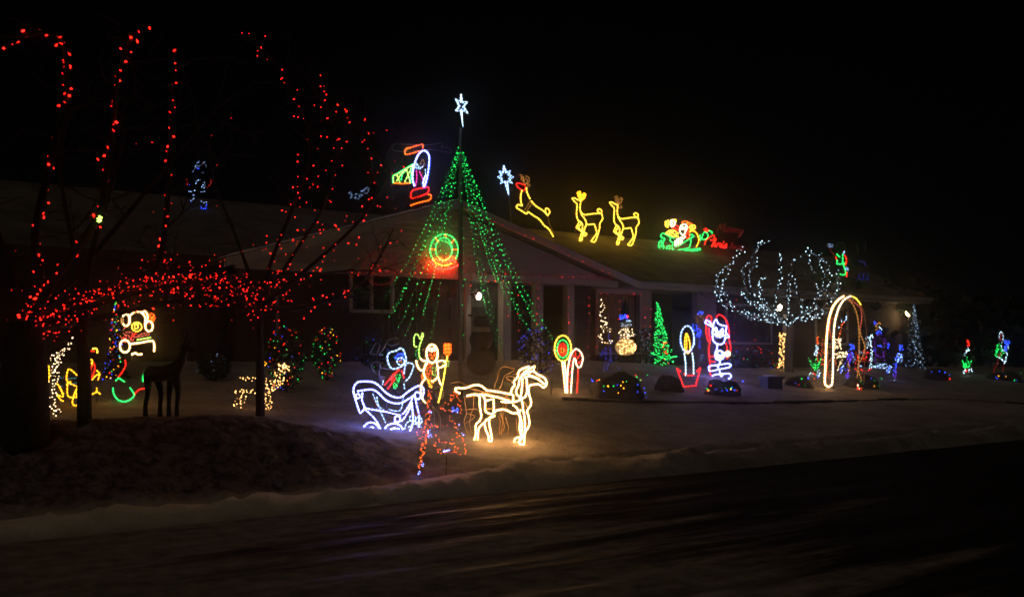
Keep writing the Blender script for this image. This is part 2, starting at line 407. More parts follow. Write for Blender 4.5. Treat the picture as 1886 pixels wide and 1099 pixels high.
hpart('gutter', lambda q: q.tube([(ES + 0.5, EY - 0.12, MEZ - 0.09), (23.0, EY - 0.12, MEZ - 0.09)], 0.06, n=8), TRIM, roof)
hbox('soffit', (ES + 0.5, EY, MEZ - 0.25), (23.0, 1.02, MEZ - 0.215), TRIM, roof)
hbox('fascia', (-17.4, EY - 0.06, MEZ - 0.24), (-ES - 0.5, EY - 0.01, MEZ - 0.02), BROWN, roof)
# gable front: siding boards above the trim, door, window and porch below
def gable_board(z0, z1):
    def f(q):
        k = (AZ_ - EZ) / ES
        a0 = max(0.05, min(ES, (AZ_ - 0.20 - z0) / k)); a1 = max(0.02, min(ES, (AZ_ - 0.20 - z1) / k))
        q.add([(-a0, -0.022, z0), (a0, -0.022, z0), (a1, -0.004, z1), (-a1, -0.004, z1), (-a0, 0.1, z0), (a0, 0.1, z0), (a1, 0.1, z1), (-a1, 0.1, z1)],
              [(0, 1, 2, 3), (5, 4, 7, 6), (4, 5, 1, 0), (3, 2, 6, 7), (1, 5, 6, 2), (4, 0, 3, 7)])
    return f
gw = hbox('wall', (-ES, 0.02, ZT), (ES, 0.09, 3.86), SIDING)
z = ZT + 0.06
while z < AZ_ - 0.30:
    hpart('siding_board', gable_board(z, z + 0.148), SIDING, gw); z += 0.15
hbox('trim_band', (-ES - 0.02, -0.05, ZT - 0.14), (ES + 0.02, 0.12, ZT + 0.05), TRIM)
gd0, gd1 = fx(733), fx(858)
w0, w1 = fx(643), fx(725)
hbox('wall', (-ES, 0.0, 0.4), (w0, 0.2, ZT - 0.145), BROWN)
hbox('wall', (w0 + 0.002, 0.0, 0.4), (w1 - 0.002, 0.2, fac(680, 576).z), BROWN)
hbox('wall', (w1, 0.0, 0.4), (gd0, 0.2, ZT - 0.145), BROWN)
hbox('wall', (gd1, 0.0, 0.4), (gd1 + 0.16, 0.22, ZT - 0.145), TRIM)
win = hpart('window', lambda q: [q.box(a, b) for a, b in (((w0, -0.04, fac(680, 576).z), (w0 + 0.08, 0.15, ZT - 0.15)), ((w1 - 0.08, -0.04, fac(680, 576).z), (w1, 0.15, ZT - 0.15)),
     ((w0 + 0.081, -0.04, fac(680, 576).z), (w1 - 0.081, 0.15, fac(680, 576).z + 0.08)), (((w0 + w1) / 2 - 0.03, -0.03, fac(680, 576).z + 0.081), ((w0 + w1) / 2 + 0.03, 0.14, ZT - 0.15)))], TRIM)
zb = fac(680, 576).z + 0.082
for xa, xb in ((w0 + 0.082, (w0 + w1) / 2 - 0.032), ((w0 + w1) / 2 + 0.032, w1 - 0.082)):
    hbox('pane', (xa, 0.06, zb), (xb, 0.07, ZT - 0.152), GLASS, win)
gdoor = hpart('garage_door', lambda q: q.box((gd0 + 0.002, 0.10, GZ - 0.2), (gd1 - 0.002, 0.14, ZT - 0.145)), DOORM)
for r_ in range(4):
    for c_ in range(4):
        xw = (gd1 - gd0) / 4; zz = GZ + 0.02 + r_ * 0.55
        hbox('door_panel', (gd0 + c_ * xw + 0.08, 0.07, zz + 0.06), (gd0 + (c_ + 1) * xw - 0.08, 0.099, zz + 0.48), DOORM, gdoor)
# porch recess to the right of the garage
hbox('porch_wall', (gd1 + 0.162, 1.8, 0.4), (ES, 2.0, 3.7), BROWN)
hbox('porch_wall', (gd1 + 0.0, 0.222, 0.4), (gd1 + 0.12, 1.79, 3.7), SIDING)
hbox('porch_ceiling', (gd1 + 0.121, 0.21, 3.55), (ES - 0.01, 1.79, 3.60), SIDING)
hbox('porch_slab', (gd1 + 0.125, -0.2, 0.6), (ES, 1.79, 1.34), BROWN)
dr = hpart('front_door', lambda q: q.box((fx(885, 1.8), 1.74, 1.345), (fx(918, 1.8), 1.79, 3.35)), DOORM)
hpart('door_handle', lambda q: q.ball((fx(888, 1.8) + 0.08, 1.71, 2.3), 0.035, 0.035, 8), METAL, dr)
for px, m, wd in ((929, TRIM, 0.13), (989, SIDING, 0.12), (1047, SIDING, 0.12)):
    x = fx(px); hbox('column', (x - wd, -0.13, 1.342), (x + wd, 0.13, ZT - 0.145), m)
hbox('brick_pier', (fx(1053), -0.16, 0.4), (fx(1082), 0.3, ZT - 0.146), BROWN)
# big lit window with blinds
z0 = 1.55; z1 = fac(1140, 541, 1.0).z
wn = hpart('window', lambda q: [q.box(a, b) for a, b in (((s0 - 0.09, 0.96, z0), (s0, 1.14, 3.70)), ((s1 - 0.04, 0.96, z0), (s1 + 0.05, 1.14, 3.70)),
    ((s0 + 0.001, 0.96, z1), (s1 - 0.041, 1.14, 3.70)), ((s0 + 0.001, 0.96, z0), (s1 - 0.041, 1.14, z0 + 0.07)))], TRIM)
nb = 12
for i in range(nb):
    xa = s0 + 0.05 + (s1 - s0 - 0.1) * i / nb
    hbox('blind_slat', (xa, 1.16 + 0.02 * (i % 2), z0 + 0.08), (xa + (s1 - s0 - 0.1) / nb - 0.02, 1.175 + 0.02 * (i % 2), z1), CURTAIN, wn)
hbox('front_door', (s2 + 0.8, 2.14, 1.2), (s2 + 1.75, 2.19, 3.25), DOORM)
for pxa, pxb in ((1335, 1420), (1500, 1560)):
    xa, xb = fx(pxa, 1.02), fx(pxb, 1.02)
    wv = hpart('window', lambda q: [q.box(a, b) for a, b in (((xa, 0.95, 1.9), (xa + 0.08, 1.01, 3.3)), ((xb - 0.08, 0.95, 1.9), (xb, 1.01, 3.3)),
        ((xa + 0.081, 0.95, 3.22), (xb - 0.081, 1.01, 3.3)), ((xa + 0.081, 0.95, 1.9), (xb - 0.081, 1.01, 1.98)))], TRIM)
    hbox('pane', (xa + 0.082, 0.985, 1.982), (xb - 0.082, 1.0, 3.218), GLASS, wv)
hpart('downspout', lambda q: q.tube([(22.3, 0.3, 3.7), (22.3, 0.9, 3.5), (22.3, 0.93, 1.0)], 0.045, n=8), TRIM)

# ------------------------------------------------------------------ helpers for light figures
def smooth_line(p, closed=False, sub=4):
    if len(p) < 3: return p
    out = []; n = len(p)
    for i in range(n - 1):
        a = p[i - 1] if i else p[0]; b = p[i]; c = p[i + 1]; d = p[min(i + 2, n - 1)]
        for k in range(sub):
            t = k / sub; t2 = t * t; t3 = t2 * t
            out.append(tuple(0.5 * (2 * b[j] + (c[j] - a[j]) * t + (2 * a[j] - 5 * b[j] + 4 * c[j] - d[j]) * t2 + (3 * b[j] - a[j] - 3 * c[j] + d[j]) * t3) for j in (0, 1)))
    out.append(p[-1]); return out
def parse(txt):
    res = []
    for seg in txt.split(';'):
        seg = seg.strip()
        if not seg: continue
        if seg[0] == 'E':
            v = [float(x) for x in seg[1:].split()]; cx, cy_, rx, ry = v[:4]; a0, a1 = (v[4], v[5]) if len(v) > 5 else (0, 360)
            n = max(8, int(abs(a1 - a0) / 15))
            res.append([(cx + rx * math.cos(math.radians(lerp(a0, a1, i / n))), cy_ + ry * math.sin(math.radians(lerp(a0, a1, i / n)))) for i in range(n + 1)])
        elif seg[0] == 'L':
            p = [tuple(float(c) for c in q.split(',')) for q in seg[1:].split()]; res.append(p)
        else:
            p = [tuple(float(c) for c in q.split(',')) for q in seg.split()]; res.append(smooth_line(p))
    return res
class Plane:
    """an upright plane through a base point; to(px, py) is the point of it that stands there"""
    def __init__(s, base, ang=None, direction=None):
        s.b = Vector((base[0], base[1], 0)); s.h = direction if direction is not None else Vector((math.cos(ang), math.sin(ang), 0))
        s.n = Vector((s.h.y, -s.h.x, 0))
    def to(s, px, py, off=0.0):
        rx, rz = ray(px, py); b = s.b - s.n * off
        den = rx * s.h.y - s.h.x
        Y = (b.x * s.h.y - b.y * s.h.x) / den
        return Vector((rx * Y, Y, CAM_Z + rz * Y))
def resample(pts, step):
    out = []; acc = 0.0; nxt = step * 0.5
    for a, b in zip(pts, pts[1:]):
        L = (b - a).length
        while L > 1e-9 and nxt <= acc + L:
            out.append(a.lerp(b, (nxt - acc) / L)); nxt += step
        acc += L
    return out
def figure(name, label, cat, base, crop, parts, ang=0.0, plane=None, legs=None, group=None, on_roof=False, zbase=None):
    """a flat frame of bent tube carrying rope light or bulbs; outlines are the frame's drawing, in crop units"""
    ox, oy, s = crop
    pl = plane or Plane(base, ang)
    root = thing(name, label, cat, Vector(base), group)
    px1 = Vector(base).y / F
    for part in parts:
        pname, style, col, data = part[:4]; opt = part[4] if len(part) > 4 else {}
        off = opt.get('off', 0.0); r = opt.get('r', 1.35) * px1 * (0.72 if style == 'rope' else 0.78)
        mb = MB()
        if style == 'rope':
            lns = parse(data)
            for ln in lns:
                if len(lns) > 1 and (col in ('teal', 'dimblue', 'dimred') or pname == 'lettering') and mb.v:
                    mb.build(pname, [rope_mat(col), halo_mat(col, 0.022, 'inner'), halo_mat(col, 0.006, 'outer')], root, Vector(base), True); mb = MB()
                P = [pl.to(ox + x / s, oy + y / s, off) for x, y in ln]
                mb.tube(P, r, 0, 6, upx=opt.get('led', 6.4) * px1)
                mb.tube(P, r + 0.9 * px1, 1, 8); mb.tube(P, r + 2.4 * px1, 2, 8)  # two wider shells paint the halo round the rope
            mb.build(pname, [rope_mat(col), halo_mat(col, 0.022, 'inner'), halo_mat(col, 0.006, 'outer')], root, Vector(base), True)
        elif style == 'wire':
            for ln in parse(data):
                P = [pl.to(ox + x / s, oy + y / s, off) for x, y in ln]
                mb = MB(); mb.tube(P, opt.get('r', 0.8) * px1, 0, 5)
                mb.build(pname, col, root, Vector(base), True)
        elif style == 'dots':
            for ln in parse(data):
                P = [pl.to(ox + x / s, oy + y / s, off) for x, y in ln]
                mb.tube(P, 0.35 * px1, 0, 4)
                jit = opt.get('j', 0.8) * px1
                for q in resample(P, opt.get('gap', 4.5) * px1):
                    q = q + Vector((R.gauss(0, jit), R.gauss(0, 0.02), R.gauss(0, jit)))
                    mb.lamp(q, r * R.uniform(0.7, 1.2), 1, R.choice((0.35, 0.7, 1.0, 1.0, 1.3)) * opt.get('b', 1.0), 2)
            mb.build(pname, [WIRE, bulb_mat(col), halo_mat(col, 0.010, 'cap')], root, Vector(base))['kind'] = 'stuff'
        elif style == 'blob':           # bulbs wound round a wire cage: capsules "x1,y1 x2,y2 r n"
            cols = col if isinstance(col, (list, tuple)) else [col]
            for seg in data.split(';'):
                a, b_, rr, n = seg.split()
                a = [float(c) for c in a.split(',')]; b_ = [float(c) for c in b_.split(',')]; rr = float(rr) / s * px1; n = max(2, int(int(n) * 0.7))
                A = pl.to(ox + a[0] / s, oy + a[1] / s, off); B = pl.to(ox + b_[0] / s, oy + b_[1] / s, off); ax = (B - A)
                L = max(ax.length, 1e-4); ax.normalize(); sd = ax.cross(Vector((0.2, 0.9, 0.13))).normalized(); up = ax.cross(sd)
                turns = max(2, int(n / 7)); H = []
                for k in range(turns * 8 + 1):
                    tt = k / (turns * 8); an = 2 * math.pi * turns * tt
                    H.append(A.lerp(B, tt) + (sd * math.cos(an) + up * math.sin(an)) * rr)
                mb.tube(H, 0.35 * px1, 0, 4)
                for k in range(n):
                    tt = (k + R.random()) / n; an = R.uniform(0, 2 * math.pi)
                    q = A.lerp(B, tt) + (sd * math.cos(an) + up * math.sin(an)) * rr * R.uniform(0.75, 1.05)
                    ci = R.randrange(len(cols)); mb.lamp(q, r * R.uniform(0.7, 1.15), 1 + ci, R.choice((0.3, 0.7, 1.0, 1.0, 1.3)) * opt.get('b', 1.0), 1 + len(cols) + ci)
            mb.build(pname, [WIRE] + [bulb_mat(c) for c in cols] + [halo_mat(c, 0.010, 'cap') for c in cols], root, Vector(base))['kind'] = 'stuff'
    if legs:
        for (px, py0, py1) in legs:
            mb = MB(); a = pl.to(px, py0); 
            zz = (pl.to(px, py1).z if on_roof else ground(a.x, a.y) - 0.12)
            mb.tube([a, Vector((a.x, a.y, min(zz, a.z - 0.02)))], 0.45 * px1 + 0.002, 0, 5); mb.build('stake', METAL, root, Vector(base))
    return root
def roof_base(px, yo):
    """a spot on the roof, on the line local y = yo"""
    f = fac(px, 450, yo); z = MEZ + (RZ - MEZ) * (yo - EY) / (RY - EY) if EY <= yo <= RY else f.z
    return HOUSE0 + U * f.x + M * yo + Vector((0, 0, z))
def roof_plane(yo): return Plane(HOUSE0 + M * yo, direction=U)

# ------------------------------------------------------------------ rope light figures on the lawn
HC = (830, 660, 6.465)
b0 = hit(905, 815)
figure('horse', 'warm white rope light horse walking in front of the white carriage', 'light figure', b0, HC, [
    ('head', 'rope', 'warm', '715,410 735,350 760,320 755,270 800,215 805,170 830,135 900,105 930,95; L 930,95 940,130 960,110 1000,85 985,150; 985,150 1040,190 1110,225 1135,260 1140,310 1110,345 1085,330 1060,310 1020,305 940,320 925,345; 880,225 950,210 1040,245 1100,290 1125,310; 860,205 920,165 985,150; 925,190 985,215 1050,240'),
    ('neck', 'rope', 'warm', '925,345 935,430 955,500 955,550 930,590 905,630; 855,230 850,330 840,420 825,480; 905,240 910,380 890,450 850,470 800,440 780,390 810,310 820,250 870,170 930,130', {'off': 0.03}),
    ('tail', 'rope', 'warm', '110,415 60,385 60,355 110,348; 120,355 200,345 260,320 330,315 380,335 430,380; 190,445 250,430 310,425'),
    ('body', 'rope', 'warm', '430,380 500,385 560,395 640,410 745,430; 745,430 735,515 660,490 560,460 480,445 400,430 340,425; 370,430 410,490 410,600 430,640 500,660 540,620 620,605 680,620 740,650 800,640 840,610; L 430,500 510,480 515,590 510,650; 600,510 680,520 780,510 840,490 860,560 860,590'),
    ('leg', 'rope', 'warm', '310,425 345,460 345,550 360,640 365,690 345,740 300,790 300,900 280,970 320,970 325,880 340,820 400,760 440,720 530,680', {'off': 0.12}),
    ('leg', 'rope', 'warm', '400,760 420,850 450,920 455,975 490,975 480,880 460,780 460,720 480,690', {'off': -0.12}),
    ('leg', 'rope', 'warm', '905,630 930,700 935,790 890,870 830,930 770,950 760,1020 800,1000 850,950 885,890; 740,550 790,590 810,640 830,700 820,820 830,890', {'off': 0.12}),
    ('leg', 'rope', 'warm', '860,600 880,700 885,800 880,900 870,1015 820,1005 840,900 850,780 820,680 790,640', {'off': -0.12}),
    ('frame', 'wire', TUBE_AMBER, 'L 270,360 560,460; L 510,480 520,520; L 640,410 720,520; L 870,500 910,570; L 430,600 520,590'),
], ang=0.12)
figure('horse', 'unlit wire horse frame standing behind the glowing horse', 'light figure', b0 + Vector((-0.3, 0.75, 0)), HC, [
    ('head', 'wire', TUBE_AMBER, '520,360 530,300 560,240 570,160 630,95 740,120 760,105 755,140 740,150 640,210 610,300 570,380; 760,185 820,200; 680,250 665,225 690,210 740,215 760,230; L 670,250 760,275'),
    ('body', 'wire', TUBE_AMBER, '0,295 60,280 130,285 200,330 290,380 420,400 560,450 680,460; L 630,470 620,600; 660,480 660,600 690,620; 170,470 300,440; 170,610 280,600 330,610'),
    ('leg', 'wire', TUBE_AMBER, '160,450 180,580 190,650 160,760 210,900 215,990; 275,440 270,590 240,660 230,780 250,900'),
    ('leg', 'wire', TUBE_AMBER, '570,680 590,740 580,870 600,950; 630,620 610,850 600,1000'),
    ('leg', 'wire', TUBE_AMBER, '650,690 690,830 660,950 630,1030; 590,650 640,800 600,900 560,1000 530,1025'),
    ('leg', 'wire', TUBE_AMBER, '780,720 790,840 810,920; 190,650 290,690 160,780'),
], ang=0.12)
CC = (640, 600, 4.995)
bc = hit(728, 793)
figure('carriage', 'blue white rope light carriage with curled ends behind the horse', 'light figure', bc, CC, [
    ('top_rail', 'rope', 'white', '55,610 60,560 90,520 140,510 230,515 290,550 350,610 420,650 490,655 550,610 610,570 660,550 695,570 700,620 680,670; 90,600 150,590 230,585 290,620 350,680 430,710 500,705 560,670 620,640', {'off': 0.1}),
    ('side_panel', 'rope', 'white', '55,610 75,680 100,760 120,800 160,752; L 160,752 132,680 138,610; 160,755 240,770 340,785 430,805 500,815 560,740 590,680 600,640; 430,880 500,870 550,800 590,720; 590,700 600,800 600,900 560,985 520,995; 620,640 640,740 660,830 655,930', {'off': 0.1}),
    ('curl', 'rope', 'white', 'E 95,645 20 20'.replace(',', ' '), {'off': 0.1}), ('curl', 'rope', 'white', 'E 460 855 26 28', {'off': 0.1}), ('curl', 'rope', 'white', 'E 645 640 30 32', {'off': 0.1}),
    ('wheel', 'rope', 'white', '160,765 220,820 270,880 310,960; 150,925 190,890 240,890 280,920 300,965; 200,940 225,928 250,945', {'off': 0.1}),
    ('wheel', 'rope', 'white', '335,970 360,920 420,895 480,910 510,950; 370,970 420,940 480,945', {'off': 0.1}),
    ('wheel', 'rope', 'ice', '525,950 545,890 600,870 660,890 690,880; E 600 850 28 30; E 655 870 30 32; 560,930 620,900 680,930', {'off': -0.45, 'r': 0.8}),
    ('far_side', 'wire', TUBE_GREY, '150,820 110,760; 190,870 240,860 290,880; L 175,610 230,880; L 225,600 270,840; L 400,600 470,660; 420,580 470,610 520,700; L 200,900 240,770; 340,880 400,860 460,880', {'off': -0.45, 'r': 0.5}),
    ('shaft', 'wire', TUBE_RED, '240,650 260,730 330,770 540,822 650,810 720,770; L 600,730 720,700', {'off': -0.1, 'r': 1.0}),
    ('shaft', 'rope', 'blush', '520,820 600,820 660,800', {'off': -0.1, 'r': 0.8}),
], ang=0.10)
figure('snowman', 'white dotted snowman with blue face riding in the carriage', 'light figure', bc + Vector((0.05, 0.28, 0)), CC, [
    ('hat', 'wire', TUBE_GREY, 'L 205,255 265,145 300,175 270,265 205,255; L 290,270 345,190 370,130 460,110 478,155 400,185 372,160; L 290,270 320,265', {'r': 0.7}),
    ('arm', 'wire', TUBE_GREY, '255,430 225,390 230,350 260,330 300,350 305,380 390,400; 300,380 290,440 310,470 330,500; 285,480 340,470; 290,500 345,490; 290,460 350,470', {'r': 0.7}),
    ('head', 'rope', 'ice', '485,205 440,230 395,240 370,270 370,320 395,380 430,395 490,375 530,340 540,300 525,250 510,215 485,205', {'r': 1.3, 'led': 7}),
    ('eye', 'dots', 'blue', 'E 480 285 26 26; E 495 275 34 24; E 490 270 12 20; E 450 290 12 14', {'gap': 3.0, 'r': 1.3}),
    ('nose', 'rope', 'ice', 'E 490 325 34 34', {'r': 0.9}), ('nose', 'dots', 'gold', 'E 492 322 12 12', {'r': 0.9}),
    ('scarf', 'rope', 'red', 'L 480,402 440,430 390,500; L 340,545 430,435; L 370,580 440,480; L 500,410 520,480; L 460,410 400,500', {'r': 1.0, 'led': 6}),
    ('button', 'dots', 'green', 'E 465 470 20 22; E 465 500 18 16; E 465 480 8 8', {'gap': 3.0, 'r': 1.2}),
    ('button', 'dots', 'green', 'E 437 550 20 22; E 437 560 9 9', {'gap': 3.0, 'r': 1.2}),
    ('arm', 'rope', 'ice', '520,440 530,370 555,340 605,355 600,400 570,470 530,510', {'r': 1.0, 'led': 7}),
    ('body', 'rope', 'ice', '330,500 322,540; 520,530 525,580; 515,640 505,720 485,775 430,780 380,765; 270,650 290,740 340,770; L 230,620 350,890', {'r': 0.7, 'led': 7}),
], ang=0.10, legs=[(712, 740, 790), (735, 745, 790)])
bs = bc + Vector((0.55, 0.15, 0))
figure('broom_figure', 'warm white waving figure with orange vest holding a broom', 'light figure', bs, CC, [
    ('mitten', 'rope', 'lime', '640,190 615,185 612,110 630,75 650,85 670,120 690,68 697,90 682,130 662,190 657,260 670,300', {'r': 0.9}),
    ('cuff', 'dots', 'green', '630,225 633,290 650,300 660,285 648,225 630,225', {'gap': 3.0, 'r': 0.9}),
    ('head', 'rope', 'warm', 'E 778 255 52 84', {'r': 1.3}),
    ('face', 'rope', 'cream', 'E 765 218 14 14; E 795 215 14 14; L 778,205 778,240', {'r': 0.7}),
    ('face', 'dots', 'orange', 'E 785 268 26 36; E 785 262 16 20', {'gap': 2.6, 'r': 1.1}),
    ('arm', 'rope', 'warm', '670,300 700,320 738,322 715,370 700,420 712,470 722,490; 632,318 645,370 672,405 702,400 722,340', {'r': 1.2}),
    ('vest', 'dots', 'orange', 'L 742,345 736,485; L 756,345 752,490; L 772,350 772,490; L 726,380 720,470', {'gap': 3.0, 'r': 1.0}),
    ('arm', 'rope', 'warm', '822,330 830,400 832,460 800,500 770,510; 832,460 850,520 868,548; 825,325 880,318 898,335; 840,385 880,372 910,350', {'r': 1.0}),
    ('cuff', 'dots', 'lime', 'E 905 345 26 30; E 893 345 14 30', {'gap': 3.0, 'r': 0.9}),
    ('tie', 'dots', 'lime', '790,375 812,415 805,460 785,430 790,375', {'gap': 3.0, 'r': 0.9}),
    ('pouch', 'dots', 'orange', 'E 700 468 24 28; E 700 468 14 16; E 700 468 5 6', {'gap': 2.2, 'r': 1.3}),
    ('belt', 'dots', 'gold', 'L 735,492 795,490; L 735,510 798,508; L 738,528 796,526; L 745,546 790,544; L 755,562 780,560', {'gap': 2.2, 'r': 1.3}),
    ('leg', 'rope', 'warm', '712,490 682,530 675,600 690,670 722,710', {'r': 0.9}),
    ('leg', 'wire', TUBE_GREY, '800,580 840,560 880,590 885,640 850,670 815,655 815,620 845,615; 790,740 850,830 858,920 840,990; 780,720 800,860 790,960', {'r': 0.6}),
    ('broom', 'rope', 'orange', 'L 890,165 950,165 952,240 920,280 888,250 890,165; L 902,168 902,255; L 914,168 914,268; L 926,168 926,268; L 938,168 938,255; L 890,190 950,190; L 890,215 950,215', {'r': 0.8}),
    ('broom_handle', 'rope', 'yellow', '918,280 905,350 890,450 870,560 850,650 835,705', {'r': 1.4, 'led': 6}),
], ang=0.05, legs=[(790, 715, 800), (808, 735, 800)])
bo = hit(772, 872); OC = (740, 680, 5.236)
figure('wire_figure', 'orange mini bulb wire figure with blue lit spot nearest the road', 'light figure', bo, OC, [
    ('post', 'blob', 'orange', '275,200 240,560 22 55; 240,560 195,820 20 55; 195,820 170,950 12 22', {'r': 1.15}),
    ('foot_light', 'blob', 'white', '205,890 195,930 10 6; 172,980 168,1010 8 8', {'r': 1.2}),
    ('arm', 'dots', 'orange', '260,545 330,545 400,540 440,535; 365,365 430,330 490,290 530,260; 365,365 400,385 430,395 480,395', {'gap': 5, 'r': 1.2, 'j': 1.2}),
    ('hat', 'dots', 'orange', 'L 490,210 470,280 500,260 520,240 490,210; L 520,240 565,320 575,440; L 550,300 560,380', {'gap': 5, 'r': 1.2, 'j': 1.2}),
    ('face', 'blob', 'blue', '485,385 545,385 30 26', {'r': 1.1}), ('face', 'blob', 'white', '480,390 550,390 32 14', {'r': 1.0}),
    ('lamp', 'blob', 'white', '275,400 275,420 18 10', {'r': 1.0}), ('lamp', 'blob', 'white', '270,580 275,660 20 18', {'r': 0.9}),
    ('tail', 'dots', 'orange', '470,430 465,500 510,490 515,560 530,640 570,650 600,690 620,740 625,780 610,810', {'gap': 5, 'r': 1.2, 'j': 1.5}),
    ('tail', 'blob', 'white', '560,500 545,590 6 4; 575,610 595,640 5 3', {'r': 1.2}),
    ('base_loop', 'dots', 'orange', '340,620 350,680 310,720 335,750 370,775 360,800 470,800 540,810 580,825; 350,690 390,705 450,705 500,690 480,660; 500,700 520,740 550,760 540,790 500,780', {'gap': 5, 'r': 1.2, 'j': 1.2}),
    ('base_loop', 'blob', 'white', '400,785 465,785 10 18', {'r': 1.1}),
    ('hand', 'dots', 'orange', '160,570 155,640 180,670 200,640 180,590 210,560', {'gap': 5, 'r': 1.1}),
    ('spot', 'blob', 'pink', '620,382 626,382 3 2; 280,520 282,525 3 2', {'r': 1.0}),
], ang=-0.15, legs=[(772, 866, 876), (822, 838, 850)])
LC = (1000, 520, 4.58)
bl = hit(1046, 724)
figure('lollipop', 'round yellow, green and red rope light lollipop on a stick', 'light figure', bl, LC, [
    ('rim', 'rope', 'yellow', 'E 168 555 70 108', {'r': 1.2}), ('ring', 'rope', 'green', 'E 167 560 48 76', {'r': 0.8}),
    ('ring', 'rope', 'red', 'E 164 566 35 50', {'r': 0.9}), ('ring', 'rope', 'red', 'E 164 570 24 35', {'r': 0.9}), ('ring', 'rope', 'orange', 'E 164 572 13 20', {'r': 0.9}),
    ('stick', 'rope', 'warm', 'L 163,668 178,800 190,930; L 180,668 198,800 205,930', {'r': 0.9}),
], ang=0.15)
figure('candy_cane', 'striped rope light candy cane beside the lollipop', 'light figure', bl + Vector((0.2, 0.05, 0)), LC, [
    ('outline', 'rope', 'cream', '203,930 206,800 216,690 240,600 280,560 320,590 336,640 322,700 300,716 282,690 275,650 262,645 250,720 244,800 235,930', {'r': 1.0}),
    ('stripe', 'rope', 'red', 'L 214,720 248,690; L 210,780 246,745; L 208,840 244,800; L 206,900 240,860; L 240,605 268,640; L 275,565 274,630; L 320,600 284,650; L 334,650 286,690; L 218,670 255,655', {'r': 0.7}),
    ('post', 'rope', 'red', 'L 297,720 287,930', {'r': 0.8}),
], ang=0.15)
EC = (1230, 560, 6.87)
be = hit(1270, 715)
figure('candle', 'white rope light candle with yellow flame in red holder', 'light figure', be, EC, [
    ('flame_halo', 'rope', 'ice', 'E 246 440 86 166', {'r': 1.2}), ('flame_halo', 'rope', 'white', 'E 246 440 86 166 50 130; L 160,460 170,520; L 332,440 332,520', {'r': 0.9, 'off': 0.01}),
    ('flame', 'rope', 'gold', '230,370 214,480 222,590 245,620 278,595 278,490 250,390 232,372', {'r': 1.2}), ('flame', 'rope', 'gold', 'L 240,400 238,600', {'r': 0.8}),
    ('candle_body', 'rope', 'icy', 'L 208,615 225,740 226,905; L 308,612 325,740 326,890', {'r': 0.9, 'led': 6}),
    ('holder', 'rope', 'red', 'L 115,810 200,1042 352,1030 415,800; L 115,810 165,850; L 200,880 225,892; L 250,902 335,896; L 365,850 415,800', {'r': 0.9}),
], ang=0.2)
bf = hit(1326, 700)
figure('elf', 'bright white smiling elf with red hood waving from a sled', 'light figure', bf, EC, [
    ('head', 'rope', 'white', '612,190 590,215 578,260 566,380 580,470 640,505 705,490 728,400 742,275 L'.replace(' L', '') + '; 612,190 640,245 700,272 742,275; 742,370 772,415 720,425', {'r': 1.1}),
    ('eye', 'rope', 'white', 'E 604 320 15 22'), ('eye', 'rope', 'white', 'E 688 335 17 22'),
    ('mouth', 'rope', 'white', '585,375 620,410 670,415 712,390; 600,370 640,385 700,372; 610,350 650,395 690,360; 640,340 650,370', {'r': 1.2}),
    ('arm', 'rope', 'white', '560,285 520,262 480,240 475,212 500,205 540,235 572,290 560,370', {'r': 1.2}),
    ('body', 'rope', 'white', '625,510 622,560 600,620 605,680 640,705 690,690 720,640 690,600 650,590 625,620 640,670 680,650; 620,610 660,720 640,780; E 655 640 40 55; 600,650 700,640', {'r': 1.2}),
    ('gift', 'rope', 'cream', 'E 757 625 28 32; E 757 625 14 16; L 700,640 740,640', {'r': 0.9}),
    ('sled', 'rope', 'white', '522,790 520,830 550,845 640,825 780,795 790,760 760,750 650,765 530,780 522,795; 625,780 655,840 670,905 695,900 690,880; 560,910 600,890 700,880 775,878 800,905 790,932 765,940', {'r': 1.1}),
    ('hood', 'rope', 'red', '618,170 625,145 660,135 710,165 750,230 772,330 778,450 795,540 780,640 740,690; 735,490 750,560 738,620; 490,230 484,330 498,430 530,490 516,560 524,660 534,760 535,870 558,912; 490,225 492,165 520,145 552,165 546,235; L 530,660 600,660; L 532,722 600,728; L 515,300 530,440; L 545,420 530,480', {'r': 0.9}),
], ang=0.2)
bb = hit(1292, 676)
figure('toy_soldier', 'blue dotted figure with blue hat behind the candle', 'light figure', bb, EC, [
    ('hat', 'blob', 'blue', '385,110 445,120 22 34', {'r': 1.0}), ('head', 'dots', 'amber', 'E 405 185 50 55; E 410 190 30 36', {'gap': 4, 'r': 0.7}),
    ('body', 'blob', 'blue', '340,250 340,330 26 20; 370,300 390,420 40 36', {'r': 0.9}),
    ('leg', 'dots', 'blue', 'L 385,340 380,460 410,590; L 420,340 430,420; L 300,280 320,340; L 395,400 415,520 425,580', {'gap': 4, 'r': 0.9}),
    ('button', 'blob', 'pink', '385,270 390,330 8 5', {'r': 0.8}), ('boot', 'dots', 'ice', '420,625 460,680 400,720 440,640; 470,625 475,630', {'gap': 4, 'r': 0.6, 'b': 0.4}),
], ang=0.2, legs=[(1290, 645, 676)])
AC = (1480, 540, 5.783)
ba = hit(1526, 716)
